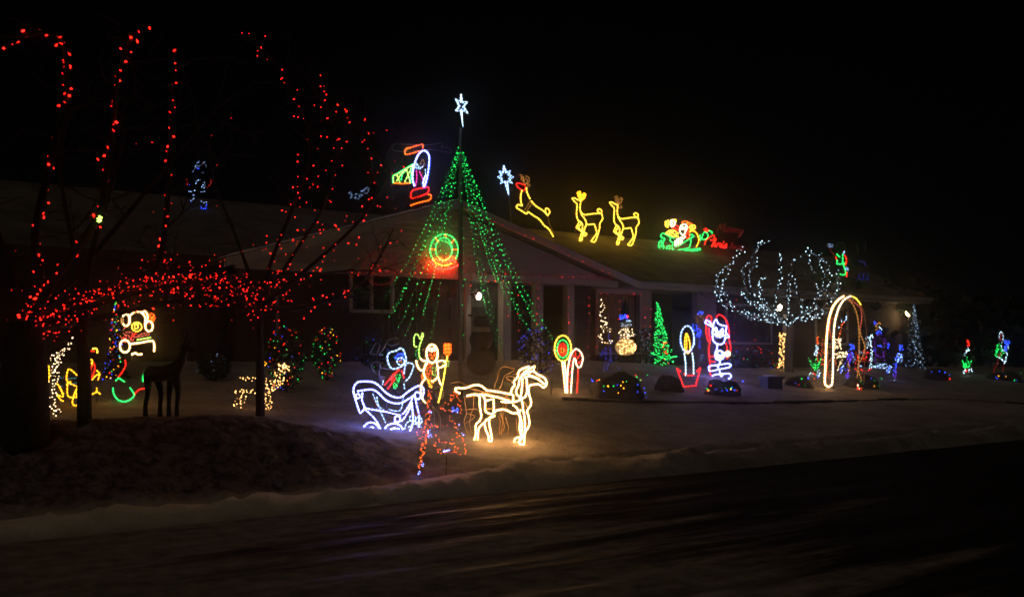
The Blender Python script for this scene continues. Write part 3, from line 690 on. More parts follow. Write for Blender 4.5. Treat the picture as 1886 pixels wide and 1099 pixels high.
figure('arch', 'tall warm white rope light double arch over the garden path', 'arch', ba, AC, [
    ('hoop', 'rope', 'warm', '265,995 235,975 226,935 235,750 245,500 265,300 310,150 370,70 430,30', {'r': 1.25}),
    ('hoop', 'rope', 'cream', '265,995 298,975 308,920 315,700 320,450 335,300 370,170 430,70 500,30', {'r': 1.15, 'off': 0.02}),
    ('hoop', 'rope', 'amber', '430,30 520,110 570,230 590,400 590,640 572,900', {'r': 1.0, 'off': -0.6}),
    ('hoop', 'rope', 'yellow', '500,30 545,45 580,80 610,125', {'r': 0.8, 'off': 0.02}),
    ('hoop', 'wire', TUBE_AMBER, '610,125 640,200 665,350 668,480 650,750 645,990', {'r': 1.0, 'off': 0.02}),
    ('vine', 'rope', 'blush', '490,60 600,150 620,250 600,380', {'r': 0.8}), ('vine', 'rope', 'amber', '600,380 610,450 650,550 640,650 580,780 620,930', {'r': 1.0}),
    ('vine', 'wire', TUBE_RED, '340,230 280,330 290,450 312,520; 300,680 250,800 290,920', {'r': 0.7}),
    ('foot_light', 'blob', ['cream', 'red'], '575,1015 615,1020 14 16; 575,960 580,1000 10 8', {'r': 1.0}),
    ('post', 'wire', METAL, 'L 232,980 232,1040; L 320,900 318,1035; L 540,840 540,1010; L 645,960 645,1040', {'r': 1.2}),
], ang=0.35)

# the crowd of small wire figures round the arch
figure('reindeer', 'warm white bulb reindeer with orange antlers inside the arch', 'light figure', hit(1548, 690), AC, [
    ('neck', 'blob', 'cream', '365,480 365,590 34 60', {'r': 1.0, 'b': 0.8}), ('body', 'blob', 'cream', '335,660 455,650 30 70', {'r': 1.0, 'b': 0.8}),
    ('leg', 'blob', 'cream', '410,700 385,760 8 14; 385,760 362,825 5 10', {'r': 0.8, 'b': 0.7}),
    ('antler', 'dots', 'orange', '380,465 395,430 400,370 405,340 440,310; 400,350 430,290', {'gap': 3.5, 'r': 0.9}),
    ('antler', 'blob', 'ice', '405,300 405,270 6 8; 440,300 455,240 8 14; 365,365 380,365 8 8', {'r': 0.8}),
], ang=0.3, legs=[(1552, 665, 690)])
figure('elf', 'small green and white bulb elf with orange hat left of the arch', 'light figure', hit(1501, 692), AC, [
    ('hat', 'blob', 'orange', '150,465 150,545 10 16', {'r': 0.9}), ('face', 'blob', 'icy', '148,560 125,660 14 26', {'r': 0.9}),
    ('jacket', 'dots', 'green', 'L 120,825 60,690; L 115,825 92,735; L 125,825 128,680; L 130,825 160,735; L 140,820 185,700; L 80,760 170,770; L 95,790 150,800', {'gap': 3, 'r': 1.0}),
    ('shoe', 'dots', 'icy', '62,885 72,850 105,862', {'gap': 3, 'r': 0.9}), ('shoe', 'dots', 'icy', '138,870 160,815 178,860 150,875', {'gap': 3, 'r': 0.9}),
    ('belt', 'blob', 'red', '100,855 125,862 8 8', {'r': 0.9}),
], ang=0.3)
figure('wire_figure', 'orange bulb frame just behind the green elf by the arch', 'light figure', hit(1512, 684), AC, [
    ('post', 'dots', 'orange', '190,490 200,560 185,640 200,700 190,760; 200,640 225,630; 160,600 150,700 170,740; 190,700 205,760', {'gap': 3.5, 'r': 0.9, 'b': 0.7}),
    ('bar', 'dots', 'orange', '270,570 300,572; 335,710 350,745 330,760', {'gap': 3.5, 'r': 0.9, 'b': 0.6})], ang=0.3, legs=[(1513, 668, 684)])
figure('elf', 'small blue and purple bulb elf right inside the arch', 'light figure', hit(1562, 705), AC, [
    ('hat', 'blob', 'blue', '512,540 520,600 20 30', {'r': 1.0}), ('face', 'blob', 'ice', '515,640 545,730 14 12', {'r': 0.8, 'b': 0.6}),
    ('jacket', 'blob', ['blue', 'purple'], '510,620 460,760 30 60', {'r': 0.9}), ('belt', 'blob', 'gold', '475,730 485,830 8 12', {'r': 0.9, 'b': 0.7}),
    ('leg', 'blob', ['blue', 'purple'], '460,800 470,900 18 26', {'r': 0.9}), ('shoe', 'blob', 'ice', '470,930 485,940 8 8', {'r': 0.9}),
    ('skate', 'blob', ['ice', 'blue'], '385,840 415,770 16 24', {'r': 0.9})], ang=0.3)
figure('sleigh', 'dark red bulb sleigh seen through the arch', 'light figure', hit(1590, 684), AC, [
    ('body', 'blob', 'red', '575,620 570,780 18 28; 640,620 690,640 20 26; 600,700 690,700 30 26', {'r': 0.9, 'b': 0.5}),
    ('runner', 'dots', 'red', '540,810 620,815 700,820 725,800', {'gap': 4, 'r': 0.9, 'b': 0.8}), ('rail', 'blob', 'ice', '600,775 620,775 12 10; 600,620 640,640 8 6', {'r': 0.8, 'b': 0.7})], ang=0.3)
figure('skater', 'white bulb column shaped skater right of the arch', 'light figure', hit(1605, 681), AC, [
    ('body', 'blob', 'icy', '685,450 700,580 28 50; 735,440 735,470 10 10', {'r': 0.9, 'b': 0.8}), ('leg', 'blob', 'icy', '728,600 715,800 12 40', {'r': 0.9, 'b': 0.9})], ang=0.3)
figure('snowman', 'purple outlined snowman with rainbow face and blue hat by the arch', 'light figure', hit(1620, 677), AC, [
    ('hat', 'blob', 'blue', '765,300 770,330 14 16', {'r': 0.9}), ('face', 'dots', 'gold', '775,400 780,340 800,310 825,330', {'gap': 3, 'r': 0.7}),
    ('face', 'dots', 'icy', '815,350 828,400', {'gap': 3, 'r': 0.8}), ('scarf', 'blob', 'blue', '780,415 820,415 20 28', {'r': 0.9}),
    ('body', 'dots', 'purple', 'E 808 560 55 120; 770,640 755,740; 860,640 862,730; 845,470 900,540', {'gap': 3.5, 'r': 0.7}),
    ('button', 'blob', 'blue', '795,550 830,555 14 16', {'r': 0.9}), ('mitten', 'blob', 'blue', '903,535 908,585 12 18', {'r': 0.9}), ('mitten', 'blob', 'blue', '750,600 765,610 12 12', {'r': 0.8}),
    ('snow_base', 'blob', 'ice', '755,765 880,775 26 60', {'r': 0.9, 'b': 0.8})], ang=0.3)
figure('skater', 'slim blue bulb skater leaning right of the arch', 'light figure', hit(1648, 700), AC, [
    ('hat', 'blob', 'blue', '1035,550 1040,610 18 26', {'r': 1.0}), ('body', 'blob', ['blue', 'ice'], '1035,640 985,720 24 50', {'r': 0.9}),
    ('arm', 'blob', 'ice', '1045,640 1040,745 8 14', {'r': 0.8, 'b': 0.7}), ('leg', 'blob', ['blue', 'purple'], '975,740 965,900 16 34', {'r': 0.9}),
    ('leg', 'blob', ['blue', 'ice'], '930,770 890,845 16 34', {'r': 0.9}), ('skate', 'blob', 'icy', '940,925 980,935 8 10', {'r': 0.9})], ang=0.3)
GC = (1720, 590, 8.452)
figure('elf', 'green bulb elf with red pointed hat at the right lawn edge', 'light figure', hit(1780, 692), GC, [
    ('hat', 'blob', 'red', '530,300 535,400 14 26', {'r': 0.9}), ('face', 'dots', 'icy', '535,410 525,460 495,495 490,555; 530,460 555,465', {'gap': 2.6, 'r': 1.0}),
    ('jacket', 'dots', 'green', 'L 490,740 430,600; L 500,740 520,570; L 540,740 585,610; L 450,715 540,735; L 470,740 490,640; L 550,730 530,620', {'gap': 2.6, 'r': 1.1}),
    ('belt', 'blob', 'red', '500,765 520,790 16 18', {'r': 0.9}), ('shoe', 'dots', 'icy', '455,830 465,785 490,770', {'gap': 2.8, 'r': 0.9}), ('shoe', 'dots', 'icy', '550,810 570,760 590,750 605,810', {'gap': 2.8, 'r': 0.9})], ang=0.4)
figure('elf', 'green and white bulb elf with blue bow on long red legs', 'light figure', hit(1838, 696), GC, [
    ('hat', 'dots', 'icy', '1010,280 1020,210 1050,180 1075,240 1070,320 1050,340', {'gap': 2.8, 'r': 0.8, 'b': 0.6}), ('hat', 'blob', 'dimred', '1045,200 1030,310 14 14', {'r': 0.9}),
    ('jacket', 'dots', 'green', 'L 990,360 1000,450 960,470; L 1020,350 1050,460 1090,510; L 1000,450 940,540; L 980,460 970,560 1000,560; L 1040,470 1060,590', {'gap': 2.8, 'r': 1.1}),
    ('bow', 'blob', 'blue', '1110,310 1130,380 16 26; 1170,320 1140,380 16 24; 1120,400 1118,470 16 28', {'r': 0.9}),
    ('sash', 'dots', 'icy', '1060,390 1060,440 1120,500 1130,540 1110,620 1095,665; 985,560 1030,585 1060,610 1095,660; 1150,400 1150,450', {'gap': 2.8, 'r': 0.9}),
    ('button', 'blob', 'dimred', '1025,500 1030,550 20 16', {'r': 0.9}), ('leg', 'rope', 'dimred', '1000,600 990,680 940,750 930,885', {'r': 1.0}), ('leg', 'rope', 'dimred', '1090,690 1075,760 1080,830', {'r': 0.8})], ang=0.4)

# left garden
BC = (70, 540, 4.578)
bbear = hit(240, 741)
figure('bear_stocking', 'warm rope light teddy bear in a red and green stocking', 'light figure', bbear, BC, [
    ('bear_head', 'rope', 'warm', '772,250 772,195 820,155 875,165 905,210 900,270; E 742 225 33 50; 880,165 900,150 925,190 915,240; E 936 278 32 42', {'r': 1.0, 'led': 6}),
    ('muzzle', 'rope', 'yellow', 'E 832 282 42 38', {'r': 0.8, 'led': 5}),
    ('nose', 'rope', 'yellow', 'E 828 280 16 18; L 810,250 812,262; L 845,250 846,262', {'r': 0.9}),
    ('bow', 'rope', 'orange', '930,190 950,170 975,180 975,230 945,240 930,200; 940,180 970,230; 945,235 975,185', {'r': 0.9}),
    ('scarf', 'rope', 'blush', '740,330 790,330 810,370 790,400 760,350 735,370; 840,360 880,340 930,330 945,310; 820,370 880,360 940,345; 725,300 745,270; 700,370 735,415 740,360 720,340', {'r': 1.2}),
    ('scarf', 'rope', 'red', 'L 720,370 735,410 745,375; 780,390 800,350 830,340', {'r': 0.9}),
    ('collar', 'rope', 'lime', 'L 835,392 950,372', {'r': 1.0}),
    ('paw', 'rope', 'warm', 'E 733 445 42 52', {'r': 1.0, 'led': 6}), ('cuff', 'rope', 'warm', '780,427 870,415 960,400 980,430 978,490; 790,515 820,503 845,515 875,512', {'r': 1.0, 'led': 6}),
    ('stocking_leg', 'rope', 'red', '735,560 738,610 705,670 675,705', {'r': 1.0, 'led': 5}), ('heel', 'rope', 'red', '815,850 850,812 910,800', {'r': 1.0, 'led': 5}),
    ('stocking_toe', 'rope', 'green', 'L 655,735 680,712 730,745; 633,795 640,850 680,900 740,910 790,885 810,850 775,795; 905,655 885,700 885,745', {'r': 1.1, 'led': 5}),
    ('frame', 'wire', METAL, 'L 790,515 800,640 885,745; L 730,745 775,795; L 612,760 620,940', {'r': 0.6}),
], ang=-0.1)
bsl = hit(140, 752)
figure('santa_sleigh', 'yellow rope light sleigh with red rider behind the left trunks', 'light figure', bsl + Vector((0, 0.2, 0)), BC, [
    ('sleigh', 'rope', 'gold', '330,690 270,640 248,660 246,740 330,785; 250,740 250,860 300,875 335,870; 330,800 305,850 290,920 310,945 335,940; 240,770 280,740; 320,810 325,880; 380,870 445,855 495,832 528,850; L 495,830 495,795', {'r': 1.1}),
    ('rein', 'rope', 'teal', 'L 185,710 210,712; L 250,720 330,712; L 190,780 215,785; L 265,770 325,755', {'r': 0.8}),
    ('rider', 'rope', 'red', '445,625 442,715 465,680 480,640 470,585 450,620', {'r': 1.0}), ('rider', 'rope', 'gold', '455,730 490,690 520,680 495,650; 520,680 505,735; E 448 572 12 14; 450,585 460,610', {'r': 1.0}),
    ('hat', 'rope', 'yellow', '460,470 485,462 500,480 500,505', {'r': 1.1}), ('hat', 'rope', 'red', 'L 445,485 475,490', {'r': 0.8})], ang=-0.1, legs=[(130, 735, 752), (178, 728, 752)])
figure('light_bush', 'warm white bulb curtain draped beside the big left trunk', 'string lights', hit(100, 768), BC, [
    ('strand', 'dots', 'cream', '295,370 300,400 250,430 240,470 200,500 190,560 180,620; 260,420 270,470 215,490 210,540 160,510 150,560 160,640 180,660', {'gap': 5.5, 'r': 1.05, 'j': 2.0}),
    ('strand', 'dots', 'cream', '230,470 150,510 100,540 130,600 110,660 120,720 80,780 80,840 90,890; 130,520 160,590 110,640 150,700 120,780 130,840 120,890 160,960 180,1000', {'gap': 5.5, 'r': 1.05, 'j': 2.0}),
    ('strand', 'dots', 'cream', '160,520 155,640 180,720 140,760 160,840 150,900 165,960 130,1010 140,1060 170,1040; 80,890 105,970 150,1010', {'gap': 6.0, 'r': 1.2, 'j': 1.6}),
    ('strand', 'rope', 'gold', '65,580 75,640; 90,610 95,700 80,760; 160,760 190,800 210,870 160,850; 170,870 200,905 215,905; 180,790 215,850', {'r': 1.1})], ang=-0.1)
figure('light_bush', 'yellow bulb strand cut off at the left picture edge', 'string lights', at(4, 790, 10.6) * 1.0, (0, 0, 1.0), [
    ('strand', 'dots', 'gold', '4,672 6,690 2,705 7,722 3,740 5,757 1,764; 0,690 2,730 6,750', {'gap': 3.0, 'r': 1.2, 'j': 1.2})], ang=0, legs=[(4, 764, 790)])
DC = (380, 480, 3.434)
bd = hit(470, 757)
figure('reindeer', 'small warm white bulb deer standing behind the thin trunk', 'light figure', bd + Vector((0, 0.25, 0)), DC, [
    ('body', 'blob', 'warm', '215,750 310,750 14 16; 215,825 310,825 14 18; 320,770 440,790 40 44', {'r': 1.05, 'b': 0.8}),
    ('leg', 'blob', 'warm', '210,820 190,935 24 26; 245,830 215,935 14 16', {'r': 1.05, 'b': 0.8}),
    ('leg', 'blob', 'warm', '395,830 390,945 24 34; 400,770 420,830 26 16', {'r': 1.05, 'b': 0.8}),
    ('neck', 'blob', 'warm', '450,800 470,690 30 50', {'r': 1.05, 'b': 0.8}), ('head', 'blob', 'warm', '480,650 480,690 22 22; 490,665 528,685 12 12', {'r': 1.3, 'b': 0.9}),
    ('cord', 'wire', TUBE_AMBER, '440,850 455,900 480,950', {'r': 0.4})], ang=-0.1)

# ------------------------------------------------------------------ figures on the roof
RC = (900, 290, 6.107)
rp = roof_plane(4.0)
figure('reindeer', 'leaping yellow rope light reindeer with red muzzle on the roof', 'light figure', roof_base(985, 4.0), RC, [
    ('muzzle', 'rope', 'red', '412,315 380,300 335,290 312,300 325,330 370,365 405,370 412,330', {'r': 0.8}),
    ('antler', 'rope', 'amber', '400,310 395,240 370,200 340,195; 400,280 365,240; 400,255 360,215; 430,300 455,270 455,230 420,210; 415,300 440,260 410,235; 430,330 465,320 455,300 430,312', {'r': 0.7}),
    ('body', 'rope', 'yellow', '375,370 360,440 365,510 378,545 340,530 315,545 320,570 370,600 425,635 440,612 500,650 575,700 620,760 680,810 725,890; 425,340 430,390 465,465; 480,490 530,545 600,590 640,625 665,655', {'r': 0.95}),
    ('tail', 'rope', 'yellow', '640,625 640,580 665,575 685,605 680,635 655,640', {'r': 0.9}), ('belt', 'rope', 'amber', 'L 470,485 400,600; L 490,510 425,605', {'r': 0.6}),
    ('leg', 'wire', TUBE_AMBER, '665,660 685,750 720,830 740,885', {'r': 0.8})], plane=rp, legs=[(970, 372, 432), (1018, 434, 444)], on_roof=True)
D2 = '1035,490 1000,475 960,455 942,462 960,490 995,530 990,600 990,660 1010,710 1050,740 1055,800 1040,870 1020,930 1045,930 1060,870 1080,800 1100,740 1080,690 1050,650 1030,590 1030,540 1037,490; 1040,620 1080,645 1160,635 1240,630 1270,640 1282,690 1250,745 1245,810 1200,940 1155,940 1175,910 1215,850 1205,800 1185,750 1140,755 1105,755'
T2 = '1250,630 1225,600 1235,578 1268,592 1270,632'; B2 = '1025,715 990,780 1000,800 1060,845 1080,882 1102,865 1090,848 1050,825 1012,788 1042,740'
A2 = '1030,480 1000,410 1015,385 1035,400 1035,480; 1045,480 1050,425 1080,405 1090,425 1070,465 1045,480; L 1018,400 1028,470; L 1078,420 1055,470'
def shift(txt, fx_, ):
    out = []
    for seg in txt.split(';'):
        k = 'L ' if seg.strip().startswith('L') else ''
        out.append(k + ' '.join('%g,%g' % fx_(*[float(c) for c in q.split(',')]) for q in seg.replace('L', '').split()))
    return ';'.join(out)
mv = lambda x, y: ((x - 942) * 0.965 + 1363, (y - 460) * 0.99 + 507)
figure('reindeer', 'walking yellow reindeer with glowing antlers in the middle of the roof', 'light figure', roof_base(1082, 4.0), RC, [
    ('body', 'rope', 'yellow', D2, {'r': 0.95}), ('tail', 'rope', 'yellow', T2, {'r': 0.9}), ('leg', 'rope', 'yellow', B2, {'r': 0.9}), ('antler', 'rope', 'gold', A2, {'r': 1.3})],
    plane=rp, legs=[(1068, 441, 452), (1090, 443, 452)], on_roof=True, group='walking roof reindeer')
figure('reindeer', 'walking yellow reindeer with dim antlers nearest the roof sleigh', 'light figure', roof_base(1152, 4.0), RC, [
    ('body', 'rope', 'yellow', shift(D2, mv), {'r': 0.95}), ('tail', 'rope', 'yellow', shift(T2, mv), {'r': 0.9}), ('leg', 'rope', 'yellow', shift(B2, mv), {'r': 0.9}),
    ('antler', 'rope', 'amber', shift(A2, mv), {'r': 0.6}), ('ear', 'rope', 'amber', '1480,545 1502,552 1490,570 1460,565', {'r': 0.7})],
    plane=rp, legs=[(1132, 448, 458), (1156, 451, 458)], on_roof=True, group='walking roof reindeer')
SC = (1200, 390, 9.43)
figure('santa_sleigh', 'green rope light sleigh with waving red Santa on the roof', 'light figure', roof_base(1250, 4.0), SC, [
    ('sleigh', 'rope', 'green', '165,430 165,395 200,375 260,400 320,440 350,445; 165,430 190,460 225,455 225,490 200,530 200,570 215,620 190,650 150,640 125,600 130,540 165,500 185,520 165,570 180,605; 390,460 350,440 325,470 330,510 370,540 360,600 370,650 400,670 500,660 640,630 665,600 680,540 690,460 730,430 710,400 660,400; L 410,600 470,590 550,540 630,490 720,430', {'r': 0.9}),
    ('runner', 'rope', 'green', '265,620 290,590 320,600 310,660 340,700 450,690 640,665 830,640 825,660 640,690 450,715 330,745 280,735 260,690 265,620', {'r': 0.9}),
    ('gift', 'rope', 'yellow', 'L 250,375 300,330 370,315 460,370 460,440 370,425 250,375; L 310,350 420,400; L 290,390 380,340; L 430,380 430,440', {'r': 0.9}),
    ('gift', 'rope', 'cream', 'L 410,500 405,590; L 440,470 435,590; L 470,460 465,580; L 500,440 500,570; L 530,440 530,550', {'r': 0.7}),
    ('mitten', 'rope', 'cream', '330,170 350,140 380,150 410,200 380,250 340,250 330,170; 345,180 380,220', {'r': 0.9}), ('bell', 'rope', 'yellow', '240,180 290,155 300,220 280,265 245,240 240,180; 255,190 280,240; 390,140 425,140 415,170', {'r': 1.1}),
    ('arm', 'rope', 'red', '370,280 400,310 450,310 480,270 430,240; 380,270 430,300', {'r': 0.9}), ('hat', 'rope', 'orange', '530,190 560,165 610,170 660,195 700,210 670,230 620,190', {'r': 1.0}),
    ('coat', 'rope', 'red', '610,330 600,400 620,460 650,440 640,360 620,330; 640,250 630,330 660,400', {'r': 0.9}),
    ('beard', 'rope', 'cream', '510,250 540,220 590,220 620,260 610,300 560,400 520,390 490,330 510,250; 540,400 580,430 550,470; 600,250 590,330', {'r': 0.9}), ('nose', 'rope', 'cream', 'E 545 285 22 20', {'r': 0.8}),
    ('sack', 'rope', 'yellow', '655,280 690,240 750,240 755,285 700,310 660,300; 690,260 730,280', {'r': 0.9}), ('seat_back', 'rope', 'gold', '660,350 720,330 780,370 815,450 815,530 770,620', {'r': 1.2}),
    ('frame', 'wire', METAL, 'L 110,730 110,100 860,160 845,790; L 640,680 640,760', {'r': 0.5})], plane=rp)
# the red script sign
LET = {'M': ('0,0 .15,1.6 .5,.4 .85,1.6 1,0 1.15,.1', 1.25), 'e': ('0,.4 .5,.55 .45,.9 .2,.95 .05,.5 .2,.05 .6,.2', .65), 'r': ('0,.1 .15,.9 .2,.75 .5,.8 .45,.3 .65,.1', .65),
       'y': ('0,.9 .1,.3 .35,.2 .5,.9 .45,0 .3,-.7 .05,-.6 .5,.1', .7), 'h': ('0,.1 .35,1.5 .2,1.6 .1,0 .2,.6 .45,.8 .5,.1 .65,.1', .68), 'i': ('0,.1 .15,.8 .18,.1 .38,.1|.2,1.15 .24,1.3', .38),
       's': ('0,.1 .3,.9 .45,.4 .3,0 .1,.1 .55,.1', .55), 't': ('0,.2 .25,1.5 .2,.1 .45,.1|.02,1 .45,1.05', .45), 'm': ('0,.1 .12,.85 .15,.1 .3,.8 .38,.1 .55,.8 .62,.1 .8,.1', .8), 'a': ('.5,.8 .2,.85 .05,.4 .2,.05 .45,.4 .5,.8 .5,.1 .68,.1', .68)}
def script(word, x, y, sx, sy, slope):
    out = []; cx = 0
    for ch in word:
        d, adv = LET[ch]
        for stroke in d.split('|'):
            out.append(' '.join('%g,%g' % (x + sx * (cx + float(q.split(',')[0]) + 0.35 * float(q.split(',')[1]) * sy / sx), y + slope * sx * cx - sy * float(q.split(',')[1])) for q in stroke.split()))
        cx += adv
    return ';'.join(out)
sign = figure('script_sign', 'red cursive Merry Christmas rope light sign beside the roof sleigh', 'sign', roof_base(1345, 4.0), SC, [
    ('lettering', 'rope', 'dimred', script('Merry', 1130, 345, 118, 88, 0.10), {'r': 0.6}),
    ('lettering', 'rope', 'red', '920,575 945,495 1000,450 1060,410 1092,420 1085,470 1045,500 1022,480; ' + script('hris', 1035, 610, 118, 82, 0.09), {'r': 0.75, 'led': 4}),
    ('lettering', 'rope', 'dimred', script('tmas', 1345, 645, 105, 80, 0.09), {'r': 0.6}),
    ('bell', 'rope', 'green', '870,470 890,400 930,350 980,400 960,460 910,482 870,470; L 842,400 848,500; 995,330 1040,345 1055,390', {'r': 0.8}),
    ('bow', 'rope', 'red', '910,310 950,285 945,340 990,320 920,332; L 950,285 960,345', {'r': 0.8})], plane=rp, legs=[(1310, 450, 474), (1372, 458, 476)], on_roof=True)
PC = (700, 250, 7.325)
hp = roof_plane(0.3)
figure('helicopter', 'rope light helicopter with blue cockpit and green tail on the gable', 'light figure', roof_base(760, 0.3) , PC, [
    ('cockpit', 'rope', 'white', '465,680 440,600 440,500 460,400 490,310 530,240 590,200 640,230 665,300 660,400 645,520 620,620 592,692 582,640 600,570 625,530', {'r': 1.3}),
    ('cockpit', 'rope', 'blue', '672,300 668,400 652,520 628,630 598,700 570,640', {'r': 0.9, 'off': -0.04}),
    ('tail', 'rope', 'lime', 'L 180,630 180,540 220,525; L 220,525 340,455 440,395; L 225,530 268,630 215,628 262,545 350,455; L 355,455 410,630 330,630 440,400', {'r': 0.9}),
    ('tail', 'rope', 'green', 'L 172,640 172,535 222,517 340,447 445,383; 285,600 300,520 345,480; L 420,430 415,640', {'r': 0.9, 'off': -0.03}),
    ('boom', 'rope', 'orange', 'L 190,640 300,648 405,640', {'r': 0.9}),
    ('rotor', 'rope', 'orange', '345,258 335,220 355,180 400,165; 400,165 480,140 570,118 580,140 575,178; 350,257 440,235 540,203', {'r': 0.9}), ('rotor', 'rope', 'yellow', '345,258 335,220 355,180 395,166', {'r': 0.8, 'off': 0.02}),
    ('rotor', 'wire', TUBE_GREY, '830,190 830,100 620,125 200,115 165,150 200,205 420,210 700,190 940,230 965,200 930,165 820,145', {'r': 0.5, 'off': -0.05}),
    ('skid', 'rope', 'red', '650,692 655,740 620,785 440,845 415,800 440,742 520,715 650,692', {'r': 1.0}), ('skid', 'rope', 'orange', '410,942 500,910 600,885 660,870 690,830 680,795 650,795', {'r': 1.0}),
    ('pilot', 'rope', 'pink', '490,470 495,580 475,690; 530,480 580,590', {'r': 0.8}), ('pilot', 'rope', 'ice', 'E 500 420 18 24; E 530 435 16 14; 610,450 615,540; 485,370 520,400; 560,430 590,400', {'r': 0.5}),
    ('pilot', 'rope', 'amber', '540,390 575,320 595,370 570,440; L 565,500 572,510', {'r': 0.6}),
    ('stand', 'wire', METAL, 'L 180,640 172,860; L 400,650 340,1000; L 560,890 540,985', {'r': 0.5})], plane=hp)
figure('star', 'small blue white rope light star on the roof pole beside the reindeer', 'star', roof_base(940, 4.0), RC, [
    ('outline', 'rope', 'ice', 'L 170,92 200,165 242,150 232,195 282,222 235,245 268,292 212,272 228,432 180,272 135,296 145,245 98,222 143,198 115,155 160,165 170,92', {'r': 1.0}),
    ('core', 'rope', 'ice', 'L 174,120 195,178 225,168 218,200 250,222 222,240 240,272 206,262 222,400 186,262 152,280 155,240 125,222 152,205 135,175 166,178 174,120', {'r': 0.7}),
    ('pole', 'wire', METAL, 'L 222,425 258,870', {'r': 1.8})], plane=rp)
ft_base = Vector((-1.02, 19.3, ground(-1.02, 19.3)))
figure('star', 'blue white rope light star on top of the green light pole', 'star', ft_base + Vector((0, 0, 5.2)), (640, 150, 4.395), [
    ('outline', 'rope', 'icy', 'L 920,105 928,165 972,167 942,205 977,262 926,236 935,370 916,240 874,240 902,200 873,140 912,160 920,105', {'r': 0.9}),
    ('core', 'rope', 'ice', 'L 920,125 924,175 955,178 932,207 955,245 924,225 928,350 918,226 890,230 910,200 888,155 914,172 920,125', {'r': 0.7})], plane=Plane(ft_base, 0.0))
figure('snowman', 'faint blue white dotted snowman on the roof behind the red tree', 'light figure', roof_base(365, 4.0), (330, 270, 4.836), [
    ('hat', 'dots', 'ice', '120,235 145,180 175,135 220,140 245,180; 190,230 215,230; 150,190 200,160', {'gap': 3.2, 'r': 0.7, 'b': 0.35}),
    ('body', 'dots', 'ice', '150,340 160,300 190,300; 205,370 215,330 230,330 225,380; 80,400 150,395; 110,430 145,432; 190,400 230,405; 110,480 140,465; 185,490 250,490', {'gap': 2.6, 'r': 0.8, 'b': 0.5}),
    ('scarf', 'dots', 'blue', '90,350 95,330; 155,190 180,195; 185,540 235,555 238,510; 100,490 105,488', {'gap': 2.2, 'r': 0.9, 'b': 0.9}), ('arm', 'dots', 'dimred', '250,370 290,310 270,290; 70,290 80,350; 200,150 215,160', {'gap': 3, 'r': 0.9})], plane=rp, legs=[(372, 384, 392)], on_roof=True)
figure('dove', 'small cluster of white bulbs on the roof left of the helicopter', 'light figure', roof_base(660, 3.0), (330, 270, 4.836), [
    ('wing', 'blob', 'ice', '1520,400 1540,460 14 18; 1560,440 1620,450 24 26', {'r': 0.7, 'b': 0.3}), ('body', 'blob', 'ice', '1620,420 1690,380 22 34', {'r': 0.7, 'b': 0.35})], plane=roof_plane(3.0), legs=[(662, 368, 384)], on_roof=True)
figure('toy_soldier', 'green and red rope light figure at the right roof end', 'light figure', roof_base(1545, 1.6), (1500, 430, 8.4545), [
    ('coat', 'rope', 'green', '350,320 370,345 395,365; 440,320 440,450; 355,410 352,465; 350,470 400,475 470,465; 450,480 475,560 485,610 460,645 400,630', {'r': 0.9}),
    ('arm', 'rope', 'red', '335,365 345,410; 470,340 495,380 495,460 480,490', {'r': 0.8}), ('arm', 'rope', 'dimred', '330,350 270,290 240,240', {'r': 0.8}),
    ('mitten', 'dots', 'ice', 'E 232 180 20 24; E 262 195 14 20', {'gap': 2.6, 'r': 0.7, 'b': 0.5}), ('mitten', 'dots', 'ice', 'E 500 550 16 26; 515,575 525,590', {'gap': 2.4, 'r': 0.8}), ('face', 'rope', 'ice', 'L 466,275 452,325', {'r': 0.7}),
    ('base', 'rope', 'red', '505,600 500,680 485,712 420,708', {'r': 0.8}), ('head', 'wire', TUBE_GREY, 'E 410 220 70 80', {'r': 0.4})], plane=roof_plane(1.6), legs=[(1553, 513, 520)], on_roof=True)
figure('toy_soldier', 'barely lit blue rope figure at the far right roof end', 'light figure', roof_base(1590, 1.6), (1500, 430, 8.4545), [
    ('coat', 'rope', 'dimblue', 'L 690,430 740,440; L 770,430 800,500; L 660,715 850,720; L 700,620 690,710; L 770,620 760,710; L 830,640 825,700', {'r': 0.8}),
    ('frame', 'wire', TUBE_GREY, 'L 670,500 850,500; L 670,540 850,540; L 720,540 740,700; L 780,610 840,610; L 660,130 680,300; L 790,110 800,250', {'r': 0.4})], plane=roof_plane(1.6), legs=[(1588, 514, 520)], on_roof=True)
wp = roof_plane(-0.16)
WC = (770, 410, 10.99)
figure('wreath', 'green rope light wreath with red bow on the gable wall', 'wreath', HOUSE0 + U * fac(818, 460).x - M * 0.16 + Vector((0, 0, fac(818, 460).z)), WC, [
    ('ring', 'rope', 'green', 'E 527 550 284 318 140 395', {'r': 1.0}), ('ring', 'rope', 'green', 'E 522 535 168 232', {'r': 0.9}), ('ring', 'rope', 'green', '460,370 515,365; 550,380 640,430 680,520 690,600', {'r': 0.7}),
    ('ring', 'rope', 'yellow', 'E 527 550 284 318 60 140', {'r': 0.9}),
    ('ribbon', 'rope', 'orange', 'L 255,535 370,535; L 690,548 830,545; L 345,300 420,400; L 730,345 680,405; L 535,235 580,290', {'r': 0.9}),
    ('bow', 'rope', 'orange', '520,770 450,700 370,720 330,790 400,840 480,820 520,780; 520,770 600,720 710,690 750,730 730,800 640,850 540,820 520,780; 410,770 430,800 410,830', {'r': 1.0}),
    ('bow', 'rope', 'bowred', '280,830 340,880 430,905 480,890; 600,890 690,905 770,880 830,845; 300,760 290,830; 700,720 640,790 560,810; 240,780 300,850 380,880; 330,930 430,940 560,940 700,930; 620,760 700,760 760,800; 360,760 440,760 500,830', {'r': 1.6, 'off': -0.05})], plane=wp)
